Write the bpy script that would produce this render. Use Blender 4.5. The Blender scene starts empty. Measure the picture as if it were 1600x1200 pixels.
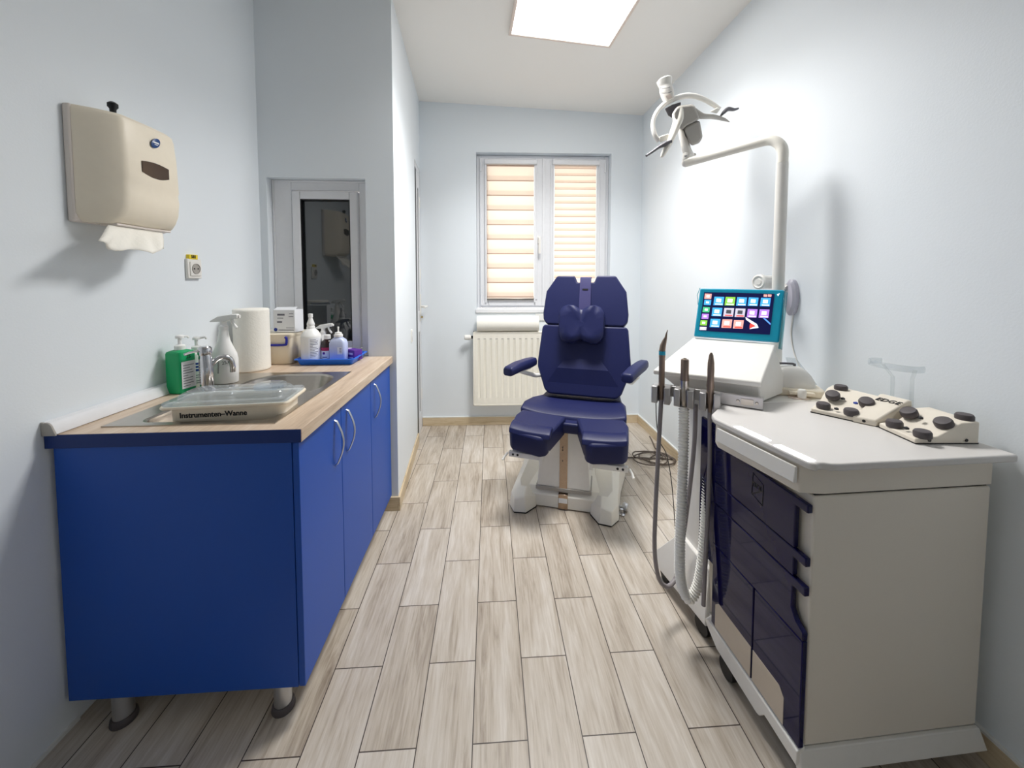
import bpy, bmesh, math, random
from mathutils import Vector, Matrix, Euler
random.seed(11)
sc = bpy.context.scene
COL = sc.collection
R = math.radians

# ------------------------------------------------------------------ camera
F, CX, CY, H = 590.0, 800.0, 464.0, 1.293
PITCH, YAW = math.atan(29 / 590), math.atan(35 / 590)
cam = bpy.data.cameras.new('camera')
cam.sensor_width = 36; cam.lens = F / 1600 * 36
cam.shift_y = -(600 - CY) / 1600
cam.clip_start = 0.02
co = bpy.data.objects.new('camera', cam); COL.objects.link(co)
co.location = (0, 0, H); co.rotation_euler = (math.pi / 2 - PITCH, 0, -YAW)
sc.camera = co
_fw = Vector((math.sin(YAW) * math.cos(PITCH), math.cos(YAW) * math.cos(PITCH), -math.sin(PITCH)))
_rt = Vector((math.cos(YAW), -math.sin(YAW), 0))
_up = _rt.cross(_fw)
def ray(px, py): return _fw + _rt * ((px - CX) / F) - _up * ((py - CY) / F)
def atY(px, py, Y): d = ray(px, py); d = d * (Y / d.y); return Vector((d.x, d.y, H + d.z))
def atX(px, py, X): d = ray(px, py); d = d * (X / d.x); return Vector((d.x, d.y, H + d.z))
def atZ(px, py, Z): d = ray(px, py); d = d * ((Z - H) / d.z); return Vector((d.x, d.y, Z))

# ------------------------------------------------------------------ materials
def lin(c):
    c = c / 255.0
    return c / 12.92 if c <= 0.04045 else ((c + 0.055) / 1.055) ** 2.4
def rgb(c): return (lin(c[0]), lin(c[1]), lin(c[2]), 1)
def newmat(name):
    m = bpy.data.materials.new(name); m.use_nodes = True
    nt = m.node_tree; return m, nt, nt.nodes['Principled BSDF']
def mat(name, col, rough=.5, metal=0, spec=.5, coat=0, trans=0, ior=1.45, emis=None, es=0, var=.03, scale=40, bump=0, bscale=300, alpha=1):
    m, nt, p = newmat(name)
    c = rgb(col)
    p.inputs['Roughness'].default_value = rough; p.inputs['Metallic'].default_value = metal
    p.inputs['Specular IOR Level'].default_value = spec; p.inputs['Coat Weight'].default_value = coat
    p.inputs['Coat Roughness'].default_value = .05
    p.inputs['Transmission Weight'].default_value = trans; p.inputs['IOR'].default_value = ior
    p.inputs['Alpha'].default_value = alpha
    tc = nt.nodes.new('ShaderNodeTexCoord')
    no = nt.nodes.new('ShaderNodeTexNoise'); no.inputs['Scale'].default_value = scale; no.inputs['Detail'].default_value = 3
    nt.links.new(tc.outputs['Object'], no.inputs['Vector'])
    mx = nt.nodes.new('ShaderNodeMix'); mx.data_type = 'RGBA'
    mx.inputs['A'].default_value = tuple(x * (1 - var) for x in c[:3]) + (1,)
    mx.inputs['B'].default_value = tuple(min(1, x * (1 + var)) for x in c[:3]) + (1,)
    nt.links.new(no.outputs['Fac'], mx.inputs['Factor']); nt.links.new(mx.outputs['Result'], p.inputs['Base Color'])
    if emis:
        p.inputs['Emission Color'].default_value = rgb(emis); p.inputs['Emission Strength'].default_value = es
    if bump:
        n2 = nt.nodes.new('ShaderNodeTexNoise'); n2.inputs['Scale'].default_value = bscale; n2.inputs['Detail'].default_value = 4
        nt.links.new(tc.outputs['Object'], n2.inputs['Vector'])
        b = nt.nodes.new('ShaderNodeBump'); b.inputs['Strength'].default_value = bump; b.inputs['Distance'].default_value = .002
        nt.links.new(n2.outputs['Fac'], b.inputs['Height']); nt.links.new(b.outputs['Normal'], p.inputs['Normal'])
    return m

def thin_glass(name, tint, gloss=.12, rough=.03, haze=0.0):
    m, nt, p = newmat(name); nt.nodes.remove(p)
    out = nt.nodes['Material Output']
    t = nt.nodes.new('ShaderNodeBsdfTransparent'); t.inputs[0].default_value = rgb(tint)
    g = nt.nodes.new('ShaderNodeBsdfGlossy'); g.inputs['Roughness'].default_value = rough
    fr = nt.nodes.new('ShaderNodeLayerWeight'); fr.inputs['Blend'].default_value = .5
    pw = nt.nodes.new('ShaderNodeMath'); pw.operation = 'POWER'; pw.inputs[1].default_value = 5
    nt.links.new(fr.outputs['Facing'], pw.inputs[0])
    ma = nt.nodes.new('ShaderNodeMath'); ma.operation = 'MULTIPLY_ADD'; ma.inputs[1].default_value = .8; ma.inputs[2].default_value = .04 + gloss * .2
    nt.links.new(pw.outputs[0], ma.inputs[0])
    mx = nt.nodes.new('ShaderNodeMixShader')
    nt.links.new(ma.outputs[0], mx.inputs[0]); nt.links.new(t.outputs[0], mx.inputs[1]); nt.links.new(g.outputs[0], mx.inputs[2])
    last = mx
    if haze:
        d = nt.nodes.new('ShaderNodeBsdfDiffuse'); d.inputs[0].default_value = rgb((235, 240, 242))
        m2 = nt.nodes.new('ShaderNodeMixShader'); m2.inputs[0].default_value = haze
        nt.links.new(mx.outputs[0], m2.inputs[1]); nt.links.new(d.outputs[0], m2.inputs[2]); last = m2
    nt.links.new(last.outputs[0], out.inputs['Surface'])
    return m

def wood(name, cols, brick=None, axis=1, rough=.4, grain=1.0, bump=.15):
    """planks / laminate: long grain along `axis` (0=x, 1=y) in object space."""
    m, nt, p = newmat(name)
    N, L = nt.nodes.new, nt.links.new
    tc = N('ShaderNodeTexCoord')
    sep = N('ShaderNodeSeparateXYZ'); L(tc.outputs['Object'], sep.inputs[0])
    cmb = N('ShaderNodeCombineXYZ')
    la, lb = ('X', 'Y') if axis == 0 else ('Y', 'X')
    L(sep.outputs[la], cmb.inputs[0]); L(sep.outputs[lb], cmb.inputs[1]); L(sep.outputs['Z'], cmb.inputs[2])
    vec = cmb.outputs[0]
    tintfac = None
    if brick:
        bw, bh, sx, sy, mortar = brick
        mp = N('ShaderNodeMapping'); mp.inputs['Location'].default_value = (sx, sy, 0)
        L(vec, mp.inputs[0])
        flat = N('ShaderNodeVectorMath'); flat.operation = 'MULTIPLY'; flat.inputs[1].default_value = (1, 1, 0)
        L(mp.outputs[0], flat.inputs[0])
        bt = N('ShaderNodeTexBrick'); bt.offset = .5; bt.offset_frequency = 2; bt.squash = 1
        bt.inputs['Scale'].default_value = 1; bt.inputs['Brick Width'].default_value = bw; bt.inputs['Row Height'].default_value = bh
        bt.inputs['Mortar Size'].default_value = mortar; bt.inputs['Mortar Smooth'].default_value = .1
        bt.inputs['Color1'].default_value = (0, 0, 0, 1); bt.inputs['Color2'].default_value = (1, 1, 1, 1); bt.inputs['Mortar'].default_value = (.5, .5, .5, 1)
        L(flat.outputs[0], bt.inputs['Vector'])
        tintfac = bt.outputs['Color']
        # shift the grain of each plank
        sc_ = N('ShaderNodeVectorMath'); sc_.operation = 'SCALE'; sc_.inputs['Scale'].default_value = 37.0
        L(bt.outputs['Color'], sc_.inputs[0])
        ad = N('ShaderNodeVectorMath'); ad.operation = 'ADD'; L(vec, ad.inputs[0]); L(sc_.outputs[0], ad.inputs[1])
        vec = ad.outputs[0]
    def noise(sx, sy, det, dist=0):
        mp = N('ShaderNodeMapping'); mp.inputs['Scale'].default_value = (sx, sy, sy); L(vec, mp.inputs[0])
        n = N('ShaderNodeTexNoise'); n.inputs['Scale'].default_value = 1; n.inputs['Detail'].default_value = det; n.inputs['Distortion'].default_value = dist
        n.inputs['Roughness'].default_value = .62
        L(mp.outputs[0], n.inputs['Vector']); return n.outputs['Fac']
    big = noise(2.2, 14, 3, .6); fine = noise(9, 150, 4, .3); mid = noise(4, 48, 4, 1.2)
    def mul(a, b):
        x = N('ShaderNodeMath'); x.operation = 'MULTIPLY_ADD'; L(a, x.inputs[0]); x.inputs[1].default_value = b; x.inputs[2].default_value = 0; return x.outputs[0]
    def add(a, b):
        x = N('ShaderNodeMath'); x.operation = 'ADD'; L(a, x.inputs[0]); L(b, x.inputs[1]); return x.outputs[0]
    s = add(add(mul(big, .42), mul(mid, .36)), mul(fine, .22))
    if tintfac is not None:
        x = N('ShaderNodeMath'); x.operation = 'MULTIPLY_ADD'; L(tintfac, x.inputs[0]); x.inputs[1].default_value = .10; x.inputs[2].default_value = -.05
        s = add(s, x.outputs[0])
    cr = N('ShaderNodeValToRGB'); L(s, cr.inputs[0])
    e = cr.color_ramp.elements
    e[0].position = .5 - .2 * grain; e[0].color = rgb(cols[0])
    e[1].position = .5 + .16 * grain; e[1].color = rgb(cols[2])
    k = e.new(.5 - .03 * grain); k.color = rgb(cols[1])
    colout = cr.outputs[0]
    hgt = s
    if brick:
        mx = N('ShaderNodeMix'); mx.data_type = 'RGBA'
        L(bt.outputs['Fac'], mx.inputs['Factor']); L(colout, mx.inputs['A']); mx.inputs['B'].default_value = rgb((62, 52, 45))
        colout = mx.outputs['Result']
        iv = N('ShaderNodeMath'); iv.operation = 'MULTIPLY_ADD'; L(bt.outputs['Fac'], iv.inputs[0]); iv.inputs[1].default_value = -2.0; iv.inputs[2].default_value = 0
        hgt = add(mul(s, .4), iv.outputs[0])
    L(colout, p.inputs['Base Color'])
    p.inputs['Roughness'].default_value = rough
    b = N('ShaderNodeBump'); b.inputs['Strength'].default_value = bump; b.inputs['Distance'].default_value = .002
    L(hgt, b.inputs['Height']); L(b.outputs['Normal'], p.inputs['Normal'])
    return m

PANEL_W = 15.0
M = {}
M['wall'] = mat('wall paint', (227, 233, 238), .5, spec=.3, var=.012, scale=3, bump=.12, bscale=180)
M['ceiling'] = mat('ceiling paint', (238, 236, 232), .7, var=.01, scale=3, bump=.06, bscale=120)
M['floor'] = wood('plank tiles', [(134, 120, 105), (182, 171, 157), (208, 201, 192)], brick=(.46, .1545, .158, .051, .0016), axis=1, rough=.36, grain=.95)
M['tile_base'] = wood('skirting tile', [(160, 138, 108), (203, 184, 152), (222, 206, 180)], axis=1, rough=.4)
M['tile_base_x'] = wood('skirting tile across', [(160, 138, 108), (203, 184, 152), (222, 206, 180)], axis=0, rough=.4)
M['grout'] = mat('white silicone', (225, 226, 224), .6)
M['laminate'] = wood('oak laminate', [(152, 130, 110), (198, 176, 153), (222, 206, 188)], axis=1, rough=.42, grain=1.1, bump=.05)
M['laminate_edge'] = wood('oak laminate edge', [(150, 122, 96), (196, 167, 138), (222, 200, 175)], axis=1, rough=.42, grain=1.1, bump=.05)
M['blue'] = mat('blue laminate', (7, 76, 172), .44, spec=.55, var=.04, scale=600)
M['blue_end'] = mat('blue edge band', (8, 44, 110), .4, spec=.4)
M['navy'] = mat('navy leatherette', (25, 31, 76), .45, spec=.4, var=.05, scale=120, bump=.10, bscale=500)
M['navy_dark'] = mat('navy strap weave', (52, 50, 98), .6, var=.12, scale=500)
M['white'] = mat('white lacquer', (230, 228, 223), .32, spec=.45)
M['warmwhite'] = mat('warm white moulding', (238, 235, 226), .38, spec=.4, var=.02)
M['cream'] = mat('cream plastic', (240, 230, 211), .4, spec=.4)
M['offwhite'] = mat('beige grey plastic', (222, 213, 206), .42, spec=.4)
M['cartwhite'] = mat('cart panel', (226, 219, 207), .4, spec=.4, var=.02, scale=200)
M['pvc'] = mat('white pvc', (226, 227, 230), .35, spec=.45)
M['pvc_shade'] = mat('pvc seal', (70, 70, 74), .6)
M['counter'] = mat('pale grey worktop', (212, 209, 206), .33, spec=.5, var=.03, scale=6)
M['radiator'] = mat('radiator enamel', (240, 236, 224), .35, spec=.45)
M['steel'] = mat('brushed steel', (186, 180, 172), .28, metal=1, var=.08, scale=90)
M['steel2'] = mat('warm polished strip', (170, 150, 132), .25, metal=1, var=.1, scale=60)
M['chrome'] = mat('chrome', (205, 205, 208), .1, metal=1)
M['satin'] = mat('satin nickel', (200, 202, 206), .3, metal=1)
M['holder'] = mat('satin aluminium holder', (184, 182, 182), .35, metal=.85)
M['gun'] = mat('dark metal handpiece', (138, 122, 110), .36, metal=.75, var=.1)
M['darkgrey'] = mat('dark grey rubber', (78, 72, 74), .5, var=.05)
M['black'] = mat('black plastic', (18, 18, 20), .4)
M['dark'] = mat('dark void', (10, 10, 12), .8)
M['greyhose'] = mat('grey silicone hose', (142, 136, 138), .45)
M['whitehose'] = mat('white corrugated hose', (246, 245, 240), .45)
M['greywing'] = mat('grey lamp housing', (166, 162, 156), .4, spec=.4)
M['grip'] = mat('dark lamp grip', (92, 90, 96), .45)
M['glassblue'] = mat('dark blue glass', (10, 10, 62), .05, spec=.36)
M['kick'] = mat('beige kick panel', (196, 184, 168), .45)
M['led'] = mat('led strip', (250, 250, 255), .4, emis=(236, 232, 255), es=5.5)
M['panel'] = mat('led ceiling diffuser', (255, 255, 255), .5, emis=(255, 252, 248), es=6)
M['trim'] = mat('lamp trim', (226, 212, 202), .5)
M['green'] = mat('green plastic', (12, 160, 98), .4, spec=.45)
M['paper'] = mat('white tissue', (240, 237, 228), .85, var=.03, scale=60, bump=.5, bscale=120)
M['paperwhite'] = mat('white cardboard', (234, 236, 240), .6)
M['label'] = mat('white label', (238, 240, 242), .5)
M['ink'] = mat('black print', (24, 24, 28), .6)
M['inkgrey'] = mat('grey print', (110, 112, 124), .6)
M['inkblue'] = mat('blue print', (36, 62, 150), .5)
M['bottlewhite'] = mat('white bottle plastic', (236, 236, 234), .38, spec=.4)
M['bottleclear'] = mat('milky lilac plastic', (196, 206, 236), .3, spec=.5)
M['brown'] = mat('brown glass', (38, 16, 18), .1, spec=.7)
M['magenta'] = mat('magenta label', (178, 44, 92), .5)
M['purple'] = mat('purple carton', (92, 46, 150), .45)
M['lilac'] = mat('lilac carton', (205, 196, 226), .5)
M['trayblue'] = mat('blue tray plastic', (38, 112, 226), .32, spec=.5)
M['clipblue'] = mat('deep blue clip', (34, 40, 152), .4)
M['boxclear'] = mat('frosted storage plastic', (236, 226, 205), .35, spec=.45)
M['teal'] = mat('teal sleeve', (22, 160, 194), .25, spec=.6)
M['tealfilm'] = thin_glass('teal film', (150, 214, 222), .3, .12)
M['film'] = thin_glass('clear film', (236, 244, 246), .15, .05)
M['acrylic'] = thin_glass('clear acrylic', (248, 250, 251), .1, .03, haze=.10)
M['lidclear'] = thin_glass('clear lid', (236, 241, 246), .25, .06, haze=.13)
M['pane'] = thin_glass('window glass', (244, 248, 248), .1, .01)
M['darkpane'] = mat('dark room glass', (40, 46, 48), .03, spec=1.0, coat=.4)
M['yellow'] = mat('yellow tag', (236, 210, 50), .5)
M['badge'] = mat('blue badge', (28, 70, 130), .3)
M['sight'] = mat('brown sight window', (70, 52, 38), .12, spec=.6)
M['brass'] = mat('brass lock', (190, 170, 120), .25, metal=1)
M['cable'] = mat('dark cable', (90, 80, 72), .5)
M['lens'] = mat('grey cover', (186, 184, 196), .4)

def blind_mat(name, pitch, z0, dark):
    m, nt, p = newmat(name); nt.nodes.remove(p)
    N, L = nt.nodes.new, nt.links.new
    tc = N('ShaderNodeTexCoord'); sp = N('ShaderNodeSeparateXYZ'); L(tc.outputs['Object'], sp.inputs[0])
    a = N('ShaderNodeMath'); a.operation = 'SUBTRACT'; L(sp.outputs['Z'], a.inputs[0]); a.inputs[1].default_value = z0
    d = N('ShaderNodeMath'); d.operation = 'DIVIDE'; L(a.outputs[0], d.inputs[0]); d.inputs[1].default_value = pitch
    f = N('ShaderNodeMath'); f.operation = 'FRACT'; L(d.outputs[0], f.inputs[0])
    cr = N('ShaderNodeValToRGB'); L(f.outputs[0], cr.inputs[0])
    e = cr.color_ramp.elements
    e[0].position = 0; e[0].color = rgb((196, 172, 158))
    e[1].position = .035; e[1].color = rgb((196, 172, 158))
    for ps, c in ((.06, dark), (.30, dark), (.40, (250, 240, 230)), (.97, (252, 244, 236)), (1.0, (196, 172, 158))):
        k = e.new(ps); k.color = rgb(c)
    t = N('ShaderNodeBsdfTranslucent'); L(cr.outputs[0], t.inputs[0])
    df = N('ShaderNodeBsdfDiffuse'); L(cr.outputs[0], df.inputs[0])
    mx = N('ShaderNodeMixShader'); mx.inputs[0].default_value = .45
    L(t.outputs[0], mx.inputs[1]); L(df.outputs[0], mx.inputs[2])
    L(mx.outputs[0], nt.nodes['Material Output'].inputs['Surface'])
    return m

# ------------------------------------------------------------------ geometry helpers
class MB:
    def __init__(self): self.bm = bmesh.new()
    def _face(self, vs):
        try: return self.bm.faces.new(vs)
        except ValueError: return None
    def hexa(self, b, t):
        v = [self.bm.verts.new(p) for p in list(b) + list(t)]
        n = len(b)
        self._face(v[:n][::-1]); self._face(v[n:])
        for i in range(n): self._face((v[i], v[(i + 1) % n], v[n + (i + 1) % n], v[n + i]))
        return self
    def box(self, x0, x1, y0, y1, z0, z1):
        return self.hexa([(x0, y0, z0), (x1, y0, z0), (x1, y1, z0), (x0, y1, z0)], [(x0, y0, z1), (x1, y0, z1), (x1, y1, z1), (x0, y1, z1)])
    def prism(self, pts, vec):
        vec = Vector(vec); pts = [Vector(p) for p in pts]
        return self.hexa(pts, [p + vec for p in pts])
    def loft(self, rings, cap=True, closed=True, loop=False):
        vr = [[self.bm.verts.new(p) for p in r] for r in rings]
        n = len(vr[0])
        pairs = list(zip(vr, vr[1:])) + ([(vr[-1], vr[0])] if loop else [])
        for a, b in pairs:
            for i in range(n if closed else n - 1): self._face((a[i], a[(i + 1) % n], b[(i + 1) % n], b[i]))
        if cap and closed and not loop:
            self._face(vr[0][::-1]); self._face(vr[-1])
        return self
    def tube(self, pts, r, n=12, loop=False, flat=None):
        pts = [Vector(p) for p in pts]; k = len(pts)
        rs = r if isinstance(r, (list, tuple)) else [r] * k
        rings = []; prev = None
        for i, p in enumerate(pts):
            if loop: t = pts[(i + 1) % k] - pts[i - 1]
            else: t = pts[min(i + 1, k - 1)] - pts[max(i - 1, 0)]
            t.normalize()
            if prev is None:
                u = t.orthogonal().normalized()
                if flat is not None: u = (Vector(flat[2]) - t * t.dot(Vector(flat[2]))).normalized()
            else:
                u = prev - t * prev.dot(t); u.normalize()
            prev = u; w = t.cross(u)
            fa, fb = (flat[0], flat[1]) if flat else (1, 1)
            rings.append([p + (u * math.cos(2 * math.pi * j / n) * fa + w * math.sin(2 * math.pi * j / n) * fb) * rs[i] for j in range(n)])
        return self.loft(rings, loop=loop)
    def lathe(self, prof, o=(0, 0, 0), ax=(0, 0, 1), n=28, sx=1, sy=1, rot=0):
        ax = Vector(ax).normalized(); o = Vector(o)
        if abs(ax.z) > .999: u = Vector((1, 0, 0)); w = Vector((0, 1, 0)) * (1 if ax.z > 0 else -1)
        else: u = ax.orthogonal().normalized(); w = ax.cross(u)
        rings = []
        for rr, z in prof:
            rr = max(rr, 1e-4)
            rings.append([o + ax * z + u * (rr * sx * math.cos(2 * math.pi * j / n + rot)) + w * (rr * sy * math.sin(2 * math.pi * j / n + rot)) for j in range(n)])
        return self.loft(rings)
    def ball(self, c, r, n=20):
        rx, ry, rz = r if isinstance(r, (tuple, list)) else (r, r, r)
        rings = []
        for i in range(1, n // 2):
            a = math.pi * i / (n // 2)
            rings.append([(c[0] + rx * math.sin(a) * math.cos(2 * math.pi * j / n), c[1] + ry * math.sin(a) * math.sin(2 * math.pi * j / n), c[2] - rz * math.cos(a)) for j in range(n)])
        return self.loft(rings)
    def grid(self, rows):
        return self.loft(rows, cap=False, closed=False)
    def build(self, name, m, parent=None, world=False, bevel=0, seg=2, smooth=38, sub=0, solid=0):
        bm = self.bm
        bmesh.ops.recalc_face_normals(bm, faces=bm.faces)
        if world and parent is not None: bm.transform(wm(parent).inverted())
        me = bpy.data.meshes.new(name); bm.to_mesh(me); bm.free()
        me.shade_smooth(); me.set_sharp_from_angle(angle=R(smooth))
        o = bpy.data.objects.new(name, me); COL.objects.link(o)
        if isinstance(m, str): m = M[m]
        me.materials.append(m)
        if parent is not None: o.parent = parent
        if solid:
            s = o.modifiers.new('solid', 'SOLIDIFY'); s.thickness = solid; s.offset = 0
        if bevel:
            b = o.modifiers.new('bevel', 'BEVEL'); b.width = bevel; b.segments = seg; b.limit_method = 'ANGLE'; b.angle_limit = R(30); b.harden_normals = False
        if sub:
            s = o.modifiers.new('sub', 'SUBSURF'); s.levels = sub; s.render_levels = sub
        return o
def wm(o):
    m = Matrix.Identity(4); x = o
    while x is not None:
        m = x.matrix_basis @ m; x = x.parent
    return m
def tag(o, label, cat, group=None):
    o['label'] = label; o['category'] = cat
    if group: o['group'] = group
    return o
def thing(name, label, cat, loc=(0, 0, 0), rz=0, group=None):
    o = bpy.data.objects.new(name, None); COL.objects.link(o); o.empty_display_size = .05
    o.location = loc; o.rotation_euler = (0, 0, rz)
    return tag(o, label, cat, group)
def struct(o): o['kind'] = 'structure'; return o
def text(name, s, size, m, parent, loc, rot, extrude=.0004, shear=0, align='CENTER', offset=0, world=False, sx=1):
    c = bpy.data.curves.new(name, 'FONT'); c.body = s; c.size = size; c.extrude = extrude; c.shear = shear
    c.align_x = align; c.align_y = 'CENTER'; c.offset = offset; c.resolution_u = 4
    tmp = bpy.data.objects.new(name + '_outline', c); COL.objects.link(tmp)
    dg = bpy.context.evaluated_depsgraph_get(); dg.update()
    me = bpy.data.meshes.new_from_object(tmp.evaluated_get(dg)); me.name = name
    bpy.data.objects.remove(tmp); bpy.data.curves.remove(c)
    me.materials.clear(); me.materials.append(M[m])
    o = bpy.data.objects.new(name, me); COL.objects.link(o)
    mw = (Matrix.Translation(loc) @ (rot.to_4x4() if not isinstance(rot, (tuple, list)) else Euler(rot).to_matrix().to_4x4())) @ Matrix.Diagonal((sx, 1, 1, 1))
    if parent is not None:
        o.parent = parent
        if world: mw = wm(parent).inverted() @ mw
    me.transform(mw)
    return o
def frame3(xdir, ydir):
    """rotation whose X runs along xdir and Y as near ydir as possible"""
    x = Vector(xdir).normalized(); z = x.cross(Vector(ydir)).normalized(); y = z.cross(x)
    return Matrix((x, y, z)).transposed()
def arc(c, r, a0, a1, n, u=(1, 0, 0), v=(0, 0, 1)):
    c = Vector(c); u = Vector(u); v = Vector(v)
    return [c + u * r * math.cos(R(a0 + (a1 - a0) * i / n)) + v * r * math.sin(R(a0 + (a1 - a0) * i / n)) for i in range(n + 1)]
def smoothpath(pts, n=8):
    """Catmull-Rom through pts"""
    P = [Vector(p) for p in pts]; P = [P[0] * 2 - P[1]] + P + [P[-1] * 2 - P[-2]]
    out = []
    for i in range(1, len(P) - 2):
        for k in range(n):
            t = k / n; a, b, c, d = P[i - 1:i + 3]
            out.append(.5 * ((2 * b) + (c - a) * t + (2 * a - 5 * b + 4 * c - d) * t * t + (3 * b - a - 3 * c + d) * t ** 3))
    out.append(P[-2]); return out
def rrect(x0, x1, y0, y1, r, n=6):
    o = []
    for cx, cy, a in ((x1 - r, y1 - r, 0), (x0 + r, y1 - r, 90), (x0 + r, y0 + r, 180), (x1 - r, y0 + r, 270)):
        for i in range(n + 1):
            t = R(a + 90 * i / n); o.append((cx + r * math.cos(t), cy + r * math.sin(t)))
    return o
def corrugate(path, r, amp, pitch, steps=4):
    P = [Vector(p) for p in path]
    d = [0]
    for a, b in zip(P, P[1:]): d.append(d[-1] + (b - a).length)
    tot = d[-1]; n = int(tot / pitch) * steps; out = []; rs = []; j = 0
    for i in range(n + 1):
        s = tot * i / n
        while j < len(d) - 2 and d[j + 1] < s: j += 1
        t = (s - d[j]) / max(d[j + 1] - d[j], 1e-9); out.append(P[j].lerp(P[j + 1], t))
        rs.append(r + amp * math.cos(2 * math.pi * i / steps))
    return out, rs

# ================================================================== THE ROOM
def zc(x): return 2.70 + (1.33 - x) * .046
struct(MB().box(-1.6, 1.6, -2.0, 3.7, -.06, 0).build('floor', 'floor'))
struct(MB().hexa([(-1.6, -2, zc(-1.6)), (1.6, -2, zc(1.6)), (1.6, 3.7, zc(1.6)), (-1.6, 3.7, zc(-1.6))],
                 [(-1.6, -2, zc(-1.6) + .1), (1.6, -2, zc(1.6) + .1), (1.6, 3.7, zc(1.6) + .1), (-1.6, 3.7, zc(-1.6) + .1)]).build('ceiling', 'ceiling'))
struct(MB().box(-1.36, -1.21, -1.95, 2.34, 0, 2.95).build('wall_left', 'wall'))
struct(MB().box(1.33, 1.48, -1.95, 3.6, 0, 2.95).build('wall_right', 'wall'))
struct(MB().box(-1.36, 1.48, -1.95, -1.8, 0, 2.95).build('wall_front', 'wall'))
def yb(x): return 3.305 - (x + .59) * .022                      # back wall runs slightly askew
def bpiece(mb, x0, x1, z0, z1, d0=0, d1=.24):
    mb.hexa([(x0, yb(x0) + d0, z0), (x1, yb(x1) + d0, z0), (x1, yb(x1) + d1, z0), (x0, yb(x0) + d1, z0)],
            [(x0, yb(x0) + d0, z1), (x1, yb(x1) + d0, z1), (x1, yb(x1) + d1, z1), (x0, yb(x0) + d1, z1)]); return mb
WX0, WX1, WZ0, WZ1 = -.112, 1.058, 1.0, 2.372
mb = MB()
bpiece(mb, -.85, WX0, 0, 2.95); bpiece(mb, WX1, 1.34, 0, 2.95); bpiece(mb, WX0, WX1, 0, WZ0); bpiece(mb, WX0, WX1, WZ1, 2.95)
struct(mb.build('wall_back', 'wall'))
CS = (-.590 + .512) / (3.30 - 2.088)
def xc(y): return -.512 + (y - 2.088) * CS                       # passage wall beside the door
def cpiece(mb, y0, y1, z0, z1, d=.15):
    return mb.hexa([(xc(y0) - d, y0, z0), (xc(y0), y0, z0), (xc(y1), y1, z0), (xc(y1) - d, y1, z0)], [(xc(y0) - d, y0, z1), (xc(y0), y0, z1), (xc(y1), y1, z1), (xc(y1) - d, y1, z1)])
DY0, DY1, DZ = 2.955, 3.285, 2.20
mb = MB(); cpiece(mb, 2.088, DY0, 0, 2.95); cpiece(mb, DY0, 3.33, DZ, 2.95)
struct(mb.build('wall_passage', 'wall'))
AX0, AX1, AZ1 = -1.172, xc(2.088) - .15, 1.825
mb = MB()
mb.box(-1.36, AX0, 2.088, 2.34, 0, 2.95); mb.box(AX0, AX1, 2.088, 2.34, AZ1, 2.95); mb.box(AX0, AX1, 2.088, 2.34, 0, .86)
struct(mb.build('wall_alcove', 'wall'))
# skirtings
struct(bpiece(MB(), xc(3.29), 1.318, 0, .072, -.012, 0).build('baseboard_back', 'tile_base_x', bevel=.002))
struct(bpiece(MB(), xc(3.29), 1.318, .072, .078, -.012, 0).build('trim_1', 'grout'))
struct(MB().box(1.318, 1.33, -1.8, 3.262, 0, .072).build('baseboard_right', 'tile_base', bevel=.002))
struct(MB().box(1.319, 1.33, -1.8, 3.262, .072, .079).build('trim_2', 'grout'))
mb = MB()
mb.hexa([(xc(2.088), 2.076, 0), (xc(2.088) + .012, 2.076, 0), (xc(DY0) + .012, DY0, 0), (xc(DY0), DY0, 0)],
        [(xc(2.088), 2.076, .078), (xc(2.088) + .012, 2.076, .078), (xc(DY0) + .012, DY0, .078), (xc(DY0), DY0, .078)])
struct(mb.build('baseboard_passage', 'tile_base', bevel=.002))
struct(MB().box(-.66, xc(2.088), 2.076, 2.088, 0, .078).build('baseboard_alcove', 'tile_base_x', bevel=.002))
struct(MB().box(-1.21, -1.203, -1.8, 1.12, 0, .012).build('trim_3', 'grout'))

# ------------------------------------------------------------------ window_1 (back wall)
def wy(x, d): return yb(x) + d
def bframe(mb, x0, x1, z0, z1, w, d0, d1, wt=None, wb=None):
    wt = wt or w; wb = wb or w
    bpiece(mb, x0, x0 + w, z0, z1, d0, d1); bpiece(mb, x1 - w, x1, z0, z1, d0, d1)
    bpiece(mb, x0 + w, x1 - w, z1 - wt, z1, d0, d1); bpiece(mb, x0 + w, x1 - w, z0, z0 + wb, d0, d1)
_m = MB(); bframe(_m, WX0 + .001, WX1 - .001, WZ0 + .03, WZ1 - .004, .04, .072, .15)
win = struct(_m.build('window_1', 'pvc', bevel=.004))
XM = .478
for i, (a, b) in enumerate(((WX0 + .028, XM), (XM + .003, WX1 - .028))):
    m = MB(); bframe(m, a, b, WZ0 + .05, WZ1 - .03, .075, .055, .12)
    s = m.build('sash', 'pvc', win, bevel=.006)
    g = bpiece(MB(), a + .07, b - .07, WZ0 + .12, WZ1 - .10, .095, .103).build('pane', 'pane', s)
    # bead and hinge
    m = MB(); bframe(m, a + .055, b - .055, WZ0 + .105, WZ1 - .085, .02, .046, .056)
    m.build('bead', 'pvc', s, bevel=.003)
    hx = a + .012 if i == 0 else b - .012
    hb = MB()
    for zz in (WZ0 + .09, WZ1 - .12): hb.tube([(hx, wy(hx, .05), zz - .03), (hx, wy(hx, .05), zz + .05)], .009, 10)
    hb.build('hinge', 'pvc', s)
m = MB(); bpiece(m, XM - .014, XM + .012, WZ0 + .05, WZ1 - .03, .047, .056); m.build('meeting_strip', 'pvc', win, bevel=.003)
hx = XM - .042
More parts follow.
